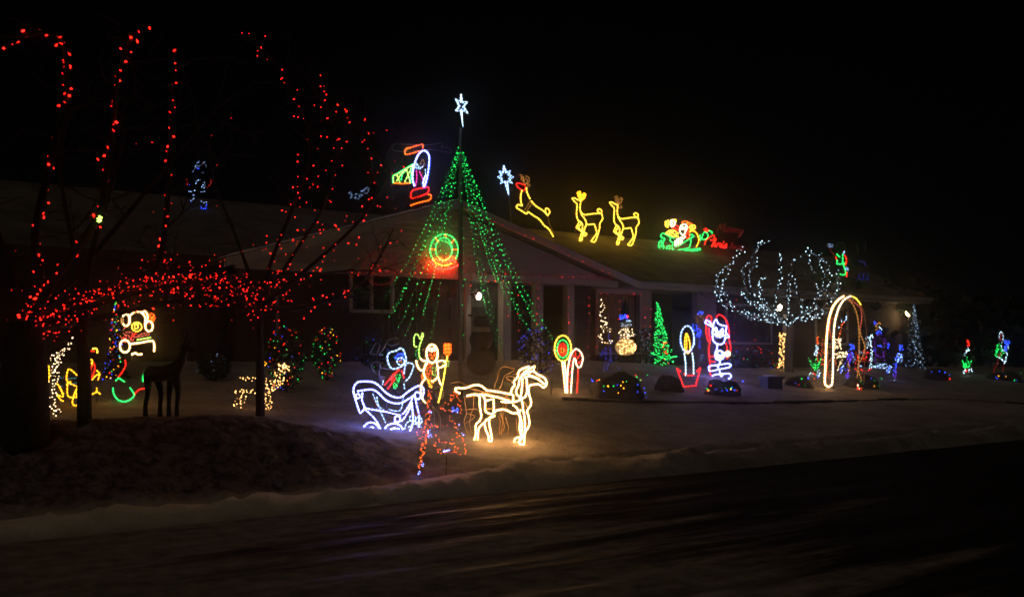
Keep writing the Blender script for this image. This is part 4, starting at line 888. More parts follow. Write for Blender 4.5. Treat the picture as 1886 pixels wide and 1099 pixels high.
figure('spiral_ornament', 'faintly glowing red rope spiral wheel hung left of the garage door', 'light figure', HOUSE0 + U * fac(703, 487).x - M * 0.14 + Vector((0, 0, fac(703, 487).z)), (420, 400, 4.579), [
    ('rim', 'rope', 'dimred', 'E 1290 430 150 140 20 340; E 1290 400 100 95 -30 200; E 1285 380 50 45', {'r': 0.7}), ('spoke', 'rope', 'dimred', 'L 1290,400 1400,470 1440,430; L 1230,350 1180,300; L 1240,440 1190,500', {'r': 0.6})], plane=roof_plane(-0.14))

# ------------------------------------------------------------------ trees
def taper_tube(mb, pts, r0, r1, n=6): mb.tube(pts, r0, 0, n, r1=r1)
def catmull(P, sub=5):
    out = []; n = len(P)
    for i in range(n - 1):
        a = P[i - 1] if i else P[0]; b = P[i]; c = P[i + 1]; d = P[min(i + 2, n - 1)]
        for k in range(sub):
            t = k / sub; out.append(0.5 * (2 * b + (c - a) * t + (2 * a - 5 * b + 4 * c - d) * t * t + (3 * b - a - 3 * c + d) * t ** 3))
    out.append(P[-1]); return out
def twigs(mb, line, r, n, length, rng, depth=2, grav=-0.05):
    for _ in range(n):
        i = rng.randrange(len(line) // 3, len(line)); p = line[i]
        tan = (line[min(i + 1, len(line) - 1)] - line[max(i - 1, 0)]).normalized()
        v = (tan * 0.7 + Vector((rng.gauss(0, .6), rng.gauss(0, .6), rng.gauss(0.1, .5)))).normalized()
        L = length * rng.uniform(0.4, 1.1); P = [p]; q = p.copy()
        for k in range(5):
            v = (v + Vector((rng.gauss(0, .22), rng.gauss(0, .22), rng.gauss(grav, .2)))).normalized(); q = q + v * L / 5; P.append(q)
        mb.tube(P, r, 0, 4, r1=r * 0.35, cap=False)
        if depth > 1: twigs(mb, P, r * 0.55, 4, length * 0.5, rng, depth - 1, grav)
def bulbs_along(mb, P, gap, r, jit, mats=(1,), wire=True, bright=(0.3, 0.7, 1.0, 1.3), wr=0.004):
    if wire: mb.tube(P, wr, 0, 4)
    for q in resample(P, gap):
        q = q + Vector((R.gauss(0, jit), R.gauss(0, jit), R.gauss(0, jit)))
        mb.lamp(q, 0.74 * r * R.uniform(0.6, 1.25), 1, R.choice(bright), 2, stretch=1.9)
def pts3(txt): return [at(*[float(c) for c in q.split(',')]) for q in txt.split()]
def bare_tree(name, label, base, trunk_r, trunk_pts, limbs, seed, twig_n, twig_len, twig_r=0.012, bark=BARK):
    rng = random.Random(seed); root = thing(name, label, 'tree', base)
    mb = MB(); tl = catmull(trunk_pts); taper_tube(mb, tl, trunk_r * 1.15, trunk_r * 0.7, 12); mb.build('trunk', bark, root, base, True)
    lines = []; tw = MB()
    for (P, r0) in limbs:
        ln = catmull(P); mb = MB(); taper_tube(mb, ln, r0, r0 * 0.22, 7); mb.build('limb', BARK, root, base, True); lines.append(ln)
        twigs(tw, ln, twig_r, twig_n, twig_len, rng)
    o = tw.build('crown', TWIG, root, base); o['kind'] = 'stuff'
    return root, lines
# big tree at the left edge
b1 = hit(42, 800); Y1 = b1.y
T1 = [b1 + Vector((0, 0, -0.2)), at(44, 720, Y1), at(46, 640, Y1), at(50, 590, Y1)]
L1 = ['50,600,{0} 75,530,{1} 65,430,{1} 95,290,{0} 123,160,{0} 112,75,{2} 60,60,{2} 10,90,{2}', '52,605,{0} 95,520,{0} 150,445,{1} 185,390,{1} 195,320,{1} 210,215,{1} 215,150,{0} 240,75,{0} 265,45,{0}',
      '55,605,{0} 120,560,{1} 200,535,{1} 280,500,{2} 300,450,{2} 308,380,{2} 312,290,{2} 318,190,{2} 322,95,{2}', '55,608,{0} 130,575,{0} 230,545,{0} 330,525,{1} 420,520,{2}',
      '45,600,{0} 20,500,{1} -20,380,{1} -60,250,{0}', '50,600,{0} 130,520,{3} 230,400,{3} 330,280,{3} 400,200,{3}', '60,606,{0} 160,590,{3} 300,560,{3} 400,545,{3}']
d1 = dict(zip('0123', (Y1, Y1 + 0.5, Y1 + 1.0, Y1 + 1.6)))
limbs1 = [(pts3(s.format(Y1, Y1 + 0.4, Y1 + 0.9, Y1 + 1.7)), 0.06 if i < 3 else 0.05) for i, s in enumerate(L1)]
tree1, lines1 = bare_tree('bare_tree', 'large bare tree with thick dark trunk at the left edge', b1, 0.25, T1, limbs1, 3, 9, 0.9)
rl = thing('tree_lights', 'red mini lights strung up the limbs of the large left tree', 'string lights', b1)
def red_strand(ln, gap, r, jit, n=1, wire=True, bright=(0.3, 0.7, 1.0, 1.3), col='red'):
    mb = MB()
    for _ in range(n): bulbs_along(mb, ln, gap, r, jit, wire=wire, bright=bright)
    mb.build('strand', [WIRE, bulb_mat(col), halo_mat(col, 0.010, 'cap')], rl, b1)['kind'] = 'stuff'
red_strand(lines1[0], 0.085, 0.0165, 0.035); red_strand(lines1[1], 0.08, 0.0165, 0.035); red_strand(lines1[2], 0.11, 0.0135, 0.03)
red_strand(lines1[3], 0.035, 0.010, 0.09); red_strand(lines1[6], 0.05, 0.009, 0.12, bright=(0.15, 0.4, 0.9)); red_strand(lines1[5], 0.35, 0.007, 0.25, wire=False, bright=(0.1, 0.2, 0.35))
for jj, gg, rr_ in ((0.045, 0.024, 0.0080), (0.10, 0.03, 0.0075), (0.15, 0.04, 0.0070)):
    red_strand(catmull(pts3(f'50,604,{Y1} 110,572,{Y1} 200,540,{Y1 + .3} 300,515,{Y1 + .5} 400,518,{Y1 + .8} 470,535,{Y1 + .9}')), gg, rr_, jj, wire=False, bright=(0.2, 0.5, 0.9))
red_strand(catmull(pts3(f'45,608,{Y1} 60,580,{Y1} 85,540,{Y1} 95,515,{Y1}')), 0.018, 0.012, 0.05); red_strand(lines1[4], 0.3, 0.008, 0.1, wire=False, bright=(0.1, 0.3))
sp = MB(); o = at(183, 405, Y1 + 0.3)
for k in range(9): sp.bulb(o + Vector((R.gauss(0, .012), 0, R.gauss(0.0, .018))), 0.012, 0, 1.0)
tag(sp.build('star_ornament', bulb_mat('lime')), 'tiny pale green light ornament hung in the left tree', 'ornament')
# slim trunk just right of it
b3 = hit(155, 780)
bare_tree('bare_tree', 'slim dark trunk standing between the yellow figures at left', b3, 0.075, [b3 + Vector((0, 0, -.2)), at(155, 700, b3.y), at(154, 600, b3.y), at(158, 520, b3.y)],
          [(pts3(f'158,525,{b3.y} 175,440,{b3.y} 210,330,{b3.y + .3} 230,240,{b3.y + .3}'), 0.045), (pts3(f'156,530,{b3.y} 130,430,{b3.y} 110,300,{b3.y + .5} 130,200,{b3.y + .3}'), 0.04)], 5, 5, 0.6)
# second tree, thin trunk before the small deer
b2 = hit(479, 766); Y2 = b2.y
L2 = ['478,560,{0} 500,480,{0} 540,380,{0} 570,290,{1} 555,200,{1} 500,110,{1} 445,65,{1}', '478,560,{0} 540,470,{1} 600,370,{1} 620,270,{1} 600,200,{1} 570,155,{1}', '479,565,{0} 560,500,{0} 640,430,{0} 690,370,{0} 715,310,{0} 660,240,{0} 610,170,{0}',
      '479,570,{0} 560,560,{1} 640,540,{1} 690,490,{1} 725,420,{1}', '477,570,{0} 420,540,{1} 340,520,{1} 290,490,{1}', '478,560,{0} 440,450,{2} 400,350,{2} 380,270,{2}', '479,560,{0} 530,520,{2} 620,500,{2} 700,500,{2}', '478,575,{0} 540,570,{0} 600,556,{0} 650,545,{0}', '477,575,{0} 420,560,{0} 360,545,{0} 310,520,{0}']
limbs2 = [(pts3(s.format(Y2, Y2 + 0.7, Y2 + 1.6)), 0.034) for s in L2]
tree2, lines2 = bare_tree('bare_tree', 'bare tree with slender trunk in front of the small bulb deer', b2, 0.062, [b2 + Vector((0, 0, -.2)), at(479, 680, Y2), at(478, 600, Y2), at(478, 550, Y2)], limbs2, 9, 12, 0.75, 0.008)
rl = thing('tree_lights', 'scattered red mini lights over the bare tree before the garage', 'string lights', b2); b1_ = b1; b1 = b2
red_strand(lines2[0], 0.10, 0.010, 0.10, wire=False); red_strand(lines2[1], 0.075, 0.010, 0.11, wire=False); red_strand(lines2[2], 0.065, 0.010, 0.12, wire=False)
red_strand(lines2[3], 0.10, 0.010, 0.08, wire=False); red_strand(lines2[4], 0.045, 0.0095, 0.16, wire=False, bright=(0.15, 0.35, 0.9)); red_strand(lines2[5], 0.5, 0.007, 0.2, wire=False, bright=(0.1, 0.3))
red_strand(lines2[6], 0.14, 0.009, 0.09, wire=False, bright=(0.2, 0.5, 0.9)); red_strand(lines2[7], 0.085, 0.010, 0.07); red_strand(lines2[8], 0.05, 0.010, 0.10, wire=False, bright=(0.2, 0.5, 1.0))
red_strand(catmull(pts3(f'300,520,{Y2} 360,505,{Y2} 430,500,{Y2} 480,470,{Y2} 560,440,{Y2} 640,415,{Y2}')), 0.11, 0.009, 0.12, wire=False, bright=(0.2, 0.5, 1.0))
b1 = b1_
# round lit tree by the front window
bt = hit(1453, 684); Yt = bt.y; TC = (1300, 420, 3.433)
ST = ['545,610,0 440,590,-.3 300,570,-.6 200,530,-.6 110,480,-.5 75,420,-.3 65,360,0 75,290,.2', '545,610,0 480,590,-.3 380,530,-.8 280,480,-.9 215,400,-.9', '545,610,0 400,560,.3 330,480,-.6 280,400,-.9 245,340,-1 235,260,-.9 270,210,-.7 320,140,-.4 345,95,0 390,90,.2',
      '75,290,.2 100,270,.3 160,220,.4 200,160,.4 230,125,.3 245,140,.3', '540,610,0 500,580,-.5 440,480,-1 440,400,-1 470,340,-1.1 470,250,-1 475,160,-.6', '590,590,-.2 600,500,-.8 590,430,-1 570,370,-1 560,290,-.9',
      '560,600,0 600,560,.2 660,540,.4 700,470,.5 710,390,.4 690,350,.3', '600,580,0 680,530,-.4 750,490,-.6 770,450,-.6 770,370,-.6 785,300,-.5 770,230,-.3 720,180,0', '640,570,0 740,550,.3 800,510,.4 830,440,.4 840,350,.4 830,260,.4',
      '780,460,-.5 820,420,-.4 850,390,-.3', '720,180,0 685,160,0 640,130,.2 650,180,.2 670,240,.2 685,270,.2', '400,575,.3 300,540,.5 180,510,.5 140,450,.5 120,400,.5', '440,590,.2 370,490,.4 345,430,.5 340,350,.6 390,300,.7', '545,612,0 470,600,-.5 380,585,-.8 260,560,-.8', '545,612,0 620,580,-.4 700,560,-.6 760,520,-.6', '545,608,0 420,540,.6 300,420,.9 280,300,.9 330,190,.7', '548,608,0 520,480,.8 530,330,1 560,200,.8 590,175,.7', '550,608,0 650,500,.8 740,390,.9 740,260,.8 700,170,.6', '110,480,-.5 95,400,-.2 110,330,.1 160,250,.3', '540,605,0 400,500,-.9 345,390,-1.1 350,300,-1']
def tpt(q):
    x, y, o = [float(c) for c in q.split(',')]; return at(TC[0] + x / TC[2], TC[1] + y / TC[2], Yt + o)
tl_lines = [catmull([tpt(q) for q in s.split()]) for s in ST]
tr, _ = bare_tree('round_tree', 'small round crowned bare tree on the lawn by the window', bt, 0.13, [bt + Vector((0, 0, -.2)), at(1453, 645, Yt), at(1456, 605, Yt), at(1457, 594, Yt)], [([tpt(q) for q in s.split()], 0.035) for s in ST if s.startswith('5') or s.startswith('6')], 21, 14, 0.9, 0.007, PALEBARK)
rl = thing('tree_lights', 'cool white lights up the limbs of the round lawn tree', 'string lights', bt); b1 = bt
for i, ln in enumerate(tl_lines):
    lo = i in (0, 1, 11, 13, 14)
    red_strand(ln, 0.058 if lo else 0.078, 0.0145, 0.030, bright=(0.3, 0.6, 1.0, 1.3), col='icy')
b1 = b1_
# flagpole tree of green light strands
fp = thing('pole_light_tree', 'tall pole with a cone of green light strands before the garage', 'light tree', ft_base)
mb = MB(); mb.tube([ft_base + Vector((0, 0, -.2)), at(848, 236, 19.3)], 0.05, 0, 10, r1=0.035); mb.build('pole', plain('dull_pole_steel', (0.14, 0.14, 0.13), 0.5, 0.5), fp, ft_base, True)
apex = at(847, 266, 19.3)
ends = [(706, 553, 22.5), (716, 584, 21.5), (733, 610, 20.3), (744, 627, 19.0), (777, 582, 23.5), (784, 559, 24.3), (790, 640, 18.0), (1020, 627, 22.0), (1000, 612, 21.0), (975, 612, 20.5), (930, 661, 18.0), (919, 655, 19.0), (899, 590, 24.0), (915, 520, 24.5), (940, 570, 24.0), (960, 590, 22.8), (725, 575, 22.0), (990, 600, 21.8)]
for k, (px, py, Y) in enumerate(ends):
    e = at(px, py, Y); P = []
    for i in range(25):
        tt = i / 24; p = apex.lerp(e, tt); p.z -= 0.25 * math.sin(math.pi * tt); P.append(p)
    mb = MB(); bulbs_along(mb, P, 0.125, 0.0125, 0.010, bright=(0.25, 0.6, 1.0, 1.2) if py < 640 else (0.15, 0.3, 0.7))
    g_ = Vector((e.x, e.y, ground(e.x, e.y) - 0.05)); mb.tube([e, g_], 0.003, 0, 4)
    mb.build('strand', [WIRE, bulb_mat('green'), halo_mat('green', 0.010, 'cap')], fp, ft_base)['kind'] = 'stuff'
mb = MB(); bulbs_along(mb, [at(852, 300, 19.24), at(852, 640, 19.24)], 0.17, 0.013, 0.02, bright=(0.1, 0.3, 0.7)); mb.build('strand', [WIRE, bulb_mat('green'), halo_mat('green', 0.010, 'cap')], fp, ft_base)['kind'] = 'stuff'

# ------------------------------------------------------------------ shrubs and lit evergreens
def leafy(mb, c, rx, ry, rz, n, size, rng, shape='ball'):
    for _ in range(n):
        if shape == 'ball':
            v = Vector((rng.gauss(0, 1), rng.gauss(0, 1), rng.gauss(0, 1))).normalized() * rng.uniform(0.6, 1.03); p = Vector((c[0] + v.x * rx, c[1] + v.y * ry, c[2] + v.z * rz))
        else:
            h = rng.random() ** 1.3; a = rng.uniform(0, 6.283); q = (1 - h) * rng.uniform(0.55, 1.05) + 0.02
            p = Vector((c[0] + math.cos(a) * rx * q, c[1] + math.sin(a) * ry * q, c[2] + h * rz))
        a = Vector((rng.gauss(0, 1), rng.gauss(0, 1), rng.gauss(0, .6))).normalized() * size * rng.uniform(.6, 1.3); b = a.cross(Vector((rng.gauss(0, 1), rng.gauss(0, 1), 1))).normalized() * size * 0.45
        mb.add([p - a, p + b, p + a, p - b], [(0, 1, 2, 3)])
def lit_shrub(name, label, px, py, wpx, hpx, cols, n, seed, shape='ball', r=1.3, bright=(0.3, 0.7, 1.0), base=None, lean=0.0, cat='shrub', fol=700):
    rng = random.Random(seed); base = base or hit(px, py); k = base.y / F; rx = wpx * k / 2; rz = hpx * k
    root = thing(name, label, cat, base)
    mb = MB(); mb.tube([base + Vector((0, 0, -.1)), base + Vector((0, 0, rz * 0.5))], 0.03, 0, 6); mb.build('trunk', BARK, root, base)
    mb = MB()
    if shape == 'ball': leafy(mb, (base.x, base.y, base.z + rz * 0.52), rx, rx, rz * 0.5, fol, 0.05, rng)
    else: leafy(mb, (base.x, base.y, base.z + 0.05), rx, rx, rz - 0.05, fol, 0.06, rng, 'cone')
    o = mb.build('foliage', LEAF, root, base); o['kind'] = 'stuff'
    mb = MB(); prev = None
    turns = 7; chain = []
    for i in range(n):
        h = (i + rng.random()) / n; a = math.asin(rng.uniform(-.97, .97)) - math.pi / 2
        if shape == 'ball':
            ph = math.asin(-.92 + 1.9 * min(h, .995)); q = math.cos(ph); z = base.z + rz * (0.52 + 0.52 * math.sin(ph))
        else: q = (1 - h) + 0.04; z = base.z + h * rz
        p = Vector((base.x + math.cos(a) * rx * q * 1.12 + lean * h * rz, base.y + math.sin(a) * rx * q * 1.12, z)); chain.append(p)
        mb.bulb(p, 0.78 * r * k * rng.uniform(.7, 1.2), 1 + rng.randrange(len(cols)), rng.choice(bright))
    for i in range(0, len(chain) - 1, 2): mb.tube([chain[i], chain[i + 1]], 0.003, 0, 3, cap=False)
    mb.build('light_string', [WIRE] + [bulb_mat(c) for c in cols], root, base)['kind'] = 'stuff'
    return root
MULTI = ['green', 'red', 'gold', 'blue', 'green', 'red']
lit_shrub('shrub', 'rounded shrub with multicoloured lights behind the bulb deer', 528, 722, 70, 118, MULTI, 62, 1, r=1.1, bright=(0.25, 0.5, 0.9))
lit_shrub('shrub', 'smaller shrub with green and red lights left of the carriage', 602, 700, 52, 94, ['green', 'red', 'gold', 'green'], 58, 2, r=1.1, bright=(0.25, 0.5, 0.9))
lit_shrub('slim_evergreen', 'slim evergreen with multicoloured lights left of the bear', 214, 700, 40, 150, ['green', 'blue', 'red', 'gold', 'blue'], 75, 3, 'cone', 1.2)
lit_shrub('shrub', 'dark shrub with sparse blue lights behind the lollipop', 995, 690, 80, 85, ['blue'], 60, 4, r=1.0, bright=(0.1, 0.3, 0.7))
lit_shrub('shrub', 'dark round shrub with faint white specks right of glowing snowman', 1190, 668, 50, 66, ['ice'], 30, 5, r=0.9, bright=(0.05, 0.12, 0.2))
lit_shrub('shrub', 'low shrub with red lights under the right window', 1392, 672, 110, 36, ['red', 'blue', 'green'], 34, 6, r=0.9, bright=(0.15, 0.4, 0.8))
lit_shrub('cone_topiary', 'tall cone topiary with pale white lights below the flood lamp', 1683, 680, 34, 120, ['ice', 'icy'], 170, 8, 'cone', 0.8, (0.04, 0.1, 0.3), fol=900)
lit_shrub('shrub', 'dark shrub beside the garage with few blue specks', 690, 680, 70, 60, ['blue', 'green'], 12, 18, r=0.9, bright=(0.1, 0.3, 0.6))
lit_shrub('shrub', 'dark shrub with tiny cold white lights left of the deer', 395, 650, 60, 48, ['ice'], 10, 19, r=0.7, bright=(0.05, 0.1, 0.3), base=hit(395, 700))
# bright green leaning tree
bg_ = hit(1222, 672); kg = bg_.y / F
gt = thing('wrapped_evergreen', 'slim leaning evergreen completely covered in bright green lights', 'tree', bg_)
tip = Vector((bg_.x - 11 * kg, bg_.y, bg_.z + 114 * kg))
mb = MB(); mb.tube([bg_ + Vector((0, 0, -.1)), bg_.lerp(tip, 0.5), tip], 0.035, 0, 6, r1=0.008); mb.build('trunk', BARK, gt, bg_)
mb = MB(); lf = MB(); rng = random.Random(5)
prof = [(0.0, 0.6), (0.06, 1.0), (0.16, 0.95), (0.22, 1.3), (0.3, 1.0), (0.45, 0.85), (0.6, 0.6), (0.8, 0.42), (0.92, 0.25), (1.0, 0.05)]
for i in range(520):
    h = rng.random(); wd = interp(h, prof) * 15 * kg; a = rng.uniform(0, 6.283); p = bg_.lerp(tip, h) + Vector((math.cos(a) * wd, math.sin(a) * wd, rng.gauss(0, .02))) * rng.uniform(0.5, 1.0)
    if h > 0.08 or rng.random() < .3: mb.bulb(p, 1.25 * kg * rng.uniform(.7, 1.2), 1, rng.choice((0.5, 0.9, 1.3)))
    lf.bulb(p + Vector((0, .02, -.01)), 0.03, 0, 1, stretch=3)
for sx_, dz in ((-22, 22), (24, 16), (-16, 4), (18, 6)):
    for j in range(16): mb.bulb(bg_ + Vector((sx_ * kg * j / 15, 0, (12 + (dz - 12) * j / 15) * kg)), 1.2 * kg, 1, 1.0)
mb.build('light_string', [WIRE, bulb_mat('green')], gt, bg_)['kind'] = 'stuff'; o = lf.build('foliage', LEAF, gt, bg_); o['kind'] = 'stuff'
mb = MB()
for j in range(34): mb.bulb(bg_ + Vector((rng.gauss(0, 3) * kg, -0.12, rng.uniform(2, 42) * kg)), 1.0 * kg, 1, rng.choice((.3, .7)))
mb.build('light_string', [WIRE, bulb_mat('orange')], gt, bg_)['kind'] = 'stuff'

# ------------------------------------------------------------------ more figures by the window
WC2 = (1080, 540, 6.87)
figure('crescent', 'warm bulb crescent of lights hanging before the blinds window', 'light figure', hit(1114, 668), WC2, [
    ('strand', 'dots', 'cream', '170,85 205,130 210,160 230,190 200,240 180,280 215,310 245,320 180,345 240,350 270,395 240,400 190,435 265,440 300,460 235,470 220,500', {'gap': 3.4, 'r': 1.0, 'j': 1.6}),
    ('strand', 'dots', 'cream', '180,525 155,540 180,570 200,600 245,620 290,625 330,600; 160,540 190,560', {'gap': 3.0, 'r': 1.0, 'j': 1.2})], ang=0.3, legs=[(1110, 628, 668), (1124, 630, 668)])
figure('reindeer', 'blue dotted stick reindeer below the warm crescent', 'light figure', hit(1122, 692), WC2, [
    ('body', 'dots', 'blue', '170,800 200,740 245,690; 190,790 240,740 270,690; 290,510 280,570 310,600 320,650; 410,540 415,640 400,740', {'gap': 3.6, 'r': 0.75, 'j': .3, 'b': 0.5}),
    ('leg', 'dots', 'blue', '260,740 240,860 210,990; 320,680 290,840 250,980', {'gap': 3.6, 'r': 0.75, 'j': .3, 'b': 0.5}), ('leg', 'dots', 'blue', '300,680 310,800 320,900; 375,780 370,840; 320,980 345,990; 400,920 415,975', {'gap': 3.6, 'r': 0.75, 'j': .3, 'b': 0.4})], ang=0.3)
# glowing snowman
bn = hit(1152, 664); kn = bn.y / F
GLOW = bpy.data.materials.new('lit_white_mesh'); GLOW.use_nodes = True; q_ = GLOW.node_tree; pb = q_.nodes['Principled BSDF']
nn = q_.nodes.new('ShaderNodeTexNoise'); nn.inputs['Scale'].default_value = 7; tcx = q_.nodes.new('ShaderNodeTexCoord'); q_.links.new(tcx.outputs['Object'], nn.inputs['Vector'])
rp_ = q_.nodes.new('ShaderNodeValToRGB'); rp_.color_ramp.elements[0].position = .3; rp_.color_ramp.elements[1].position = .75; rp_.color_ramp.elements[0].color = (.45, .22, .05, 1); rp_.color_ramp.elements[1].color = (1, .55, .18, 1)
q_.links.new(nn.outputs['Fac'], rp_.inputs[0]); q_.links.new(rp_.outputs[0], pb.inputs['Emission Color']); pb.inputs['Emission Strength'].default_value = 0.55; pb.inputs['Base Color'].default_value = (.6, .55, .5, 1)
CLOTH = plain('snowman_cloth', (0.35, 0.35, 0.37), 0.8); HATM = plain('dark_blue_felt', (0.015, 0.02, 0.12), 0.8); BLACK = plain('black_felt', (0.012, 0.012, 0.013), 0.8)
sn = thing('snowman', 'glowing warm snowman with blue hat before the blinds window', 'light figure', bn)
def nb_(px, py): return at(px, py, bn.y)
c = nb_(1152.3, 639); mb = MB(); mb.ball(c, 19.5 * kn, 15.5 * kn, 24); mb.build('lower_ball', GLOW, sn, bn, True)
mb = MB()
for i in range(70):
    a = R.uniform(-2.6, -0.5); ph = R.uniform(-0.9, 0.9); mb.bulb(c + Vector((math.cos(a) * math.cos(ph) * 20 * kn, math.sin(a) * math.cos(ph) * 20 * kn, math.sin(ph) * 16 * kn)), 0.9 * kn, 0, R.choice((.4, .8)))
mb.build('light_string', bulb_mat('warm'), sn, bn)['kind'] = 'stuff'
c2 = nb_(1150, 615); mb = MB(); mb.ball(c2, 11 * kn, 11 * kn, 18); mb.build('middle_ball', CLOTH, sn, bn, True)
mb = MB()
for i in range(26): a = R.uniform(-2.8, -.3); ph = R.uniform(-.8, .9); mb.bulb(c2 + Vector((math.cos(a) * math.cos(ph) * 11.5 * kn, math.sin(a) * math.cos(ph) * 11.5 * kn, math.sin(ph) * 11.5 * kn)), 1.0 * kn, 0, R.choice((.25, .6)))
for i in range(8): mb.bulb(nb_(1164 + R.gauss(0, 1.5), 612 + R.uniform(-6, 8)) + Vector((0, -.1, 0)), 0.9 * kn, 0, .5)
mb.build('light_string', bulb_mat('cream'), sn, bn)['kind'] = 'stuff'
c3 = nb_(1152.5, 596); mb = MB(); mb.ball(c3, 11 * kn, 9 * kn, 18); mb.build('head', CLOTH, sn, bn, True)
mb = MB()
for i in range(26): a = R.uniform(-2.8, -.3); ph = R.uniform(-.5, 1.0); mb.bulb(c3 + Vector((math.cos(a) * math.cos(ph) * 11.3 * kn, math.sin(a) * math.cos(ph) * 11.3 * kn, math.sin(ph) * 9.3 * kn)), 0.8 * kn, 0, R.choice((.1, .3)))
mb.build('light_string', bulb_mat('icy'), sn, bn)['kind'] = 'stuff'
hat = MB(); hb = nb_(1149, 590); hat.lathe([(11 * kn, 0), (11 * kn, .03), (7.5 * kn, .04), (7 * kn, 11 * kn)], hb, 16, 0, Vector((-.25, 0, 1))); hb_o = hat.build('hat', HATM, sn, bn)
mb = MB()
for i in range(18): mb.bulb(hb + Vector((R.uniform(-8, 6) * kn, -8 * kn, R.uniform(1, 11) * kn)), 1.2 * kn, 0, R.choice((.5, 1)))
mb.build('light_string', bulb_mat('blue'), hb_o, bn)['kind'] = 'stuff'
mb = MB(); mb.bulb(nb_(1155, 583) + Vector((0, -8 * kn, 0)), 2.3 * kn, 0, 1.2, stretch=1.1); mb.build('bulb', bulb_mat('red'), hb_o, bn)
mb = MB(); mb.lathe([(17 * kn, 0), (17 * kn, 9 * kn), (12 * kn, 9.6 * kn)], Vector((bn.x, bn.y, bn.z - 0.05)), 16); mb.build('base', BLACK, sn, bn)
mb = MB(); pc = at(1151, 592, bn.y + 1.2); pcb = Vector((pc.x, pc.y, ground(pc.x, pc.y))); mb.lathe([(9 * kn, 0), (9.5 * kn, 1.0), (7.5 * kn, (592 - 650 + 75) * 0 + 1.6), (0.5 * kn, CAM_Z - (545 - 650) * kn - pcb.z)], pcb, 14)
tag(mb.build('cone_tree', LEAF), 'unlit dark pointed tree behind the glowing snowman', 'tree')
# unlit snowman by the doorway
bu = hit(886, 690); ku = bu.y / F
us = thing('snowman', 'unlit dark inflatable snowman standing by the lit doorway', 'inflatable', bu)
DUL = plain('unlit_inflatable_cloth', (0.06, 0.045, 0.04), 0.7)
for nm, py, rr, m in (('lower_ball', 666, 27, DUL), ('middle_ball', 625, 22, DUL), ('head', 592, 15, DUL)):
    mb = MB(); mb.ball(at(886, py, bu.y), rr * ku, rr * ku * 0.95, 20); mb.build(nm, m, us, bu, True)
mb = MB(); mb.lathe([(20 * ku, 0), (20 * ku, .03), (12 * ku, .05), (12 * ku, 16 * ku)], at(882, 582, bu.y), 16); mb.build('hat', BLACK, us, bu)
mb = MB(); mb.lathe([(16 * ku, 0), (17.5 * ku, .06), (16 * ku, .12)], at(886, 612, bu.y), 18); mb.build('scarf', plain('pale_scarf', (0.30, 0.26, 0.20), .8), us, bu)
# upright warm deer by the round tree
figure('reindeer', 'upright warm white bulb figure beside the round tree trunk', 'light figure', hit(1441, 681), (1300, 420, 3.433), [
    ('body', 'blob', 'warm', '490,700 485,870 22 120', {'r': 1.15, 'b': 0.55}), ('head', 'blob', 'warm', '490,665 490,700 16 26', {'r': 1.1, 'b': 0.6}), ('arm', 'blob', 'warm', '500,705 535,685 7 12; 475,700 465,660 6 10', {'r': 1.1, 'b': 0.6}),
    ('leg', 'blob', 'warm', '475,850 455,885 8 14; 495,850 505,893 8 16', {'r': 1.1, 'b': 0.6})], ang=0.3)

# ------------------------------------------------------------------ flood lamps
def flood(name, label, p, aim, strength, col, r=0.10, bracket=None):
    root = thing(name, label, 'lamp', p); d = Vector(aim).normalized()
    mb = MB(); mb.lathe([(r * .45, -0.22), (r * .6, -0.12), (r * 1.05, 0.0), (r * 1.05, 0.02)], p, 14, 0, d); mb.build('housing', METAL, root, p)
    m = bpy.data.materials.new('flood_glass'); m.use_nodes = True; x = m.node_tree.nodes['Principled BSDF']; x.inputs['Emission Color'].default_value = (*col, 1); x.inputs['Emission Strength'].default_value = strength
    mb = MB(); mb.lathe([(r, 0.021), (r * .85, 0.06), (r * .4, 0.085)], p, 14, 0, d); mb.build('lens', m, root, p, True)
    if bracket is not None:
        mb = MB(); mb.tube([p - d * 0.2, bracket], 0.014, 0, 6); mb.build('bracket', METAL, root, p)
    return root
hw = lambda f: HOUSE0 + U * f.x + M * f.y + Vector((0, 0, f.z))
p = hw(fac(880, 545, -0.35)); flood('flood_lamp', 'white flood lamp glowing at the porch beside the garage', p, (0.85, -0.45, -0.30), 60, (1, .80, .52), 0.09, hw(fac(866, 535, -0.02)))
p = hw(fac(1673, 577, 0.55)); flood('flood_lamp', 'yellow flood lamp on the corner post at the right house end', p, (-0.75, 0.25, -0.6), 34, (1, .72, .32), 0.12, hw(fac(1702, 553, 0.4)))
p = at(1434, 566, Yt + 1.6); flood('flood_lamp', 'warm spot lamp on a post behind the round lit tree', p, (0.5, -0.6, -0.4), 18, (1, .78, .45), 0.11, at(1444, 582, Yt + 1.7))
mb = MB(); q = at(1445, 582, Yt + 1.75); mb.box((q.x - .05, q.y - .05, ground(q.x, q.y) - .1), (q.x + .05, q.y + .05, q.z + .05)); tag(mb.build('lamp_post', TRIM), 'pale square post carrying the spot lamp behind the round tree', 'post')

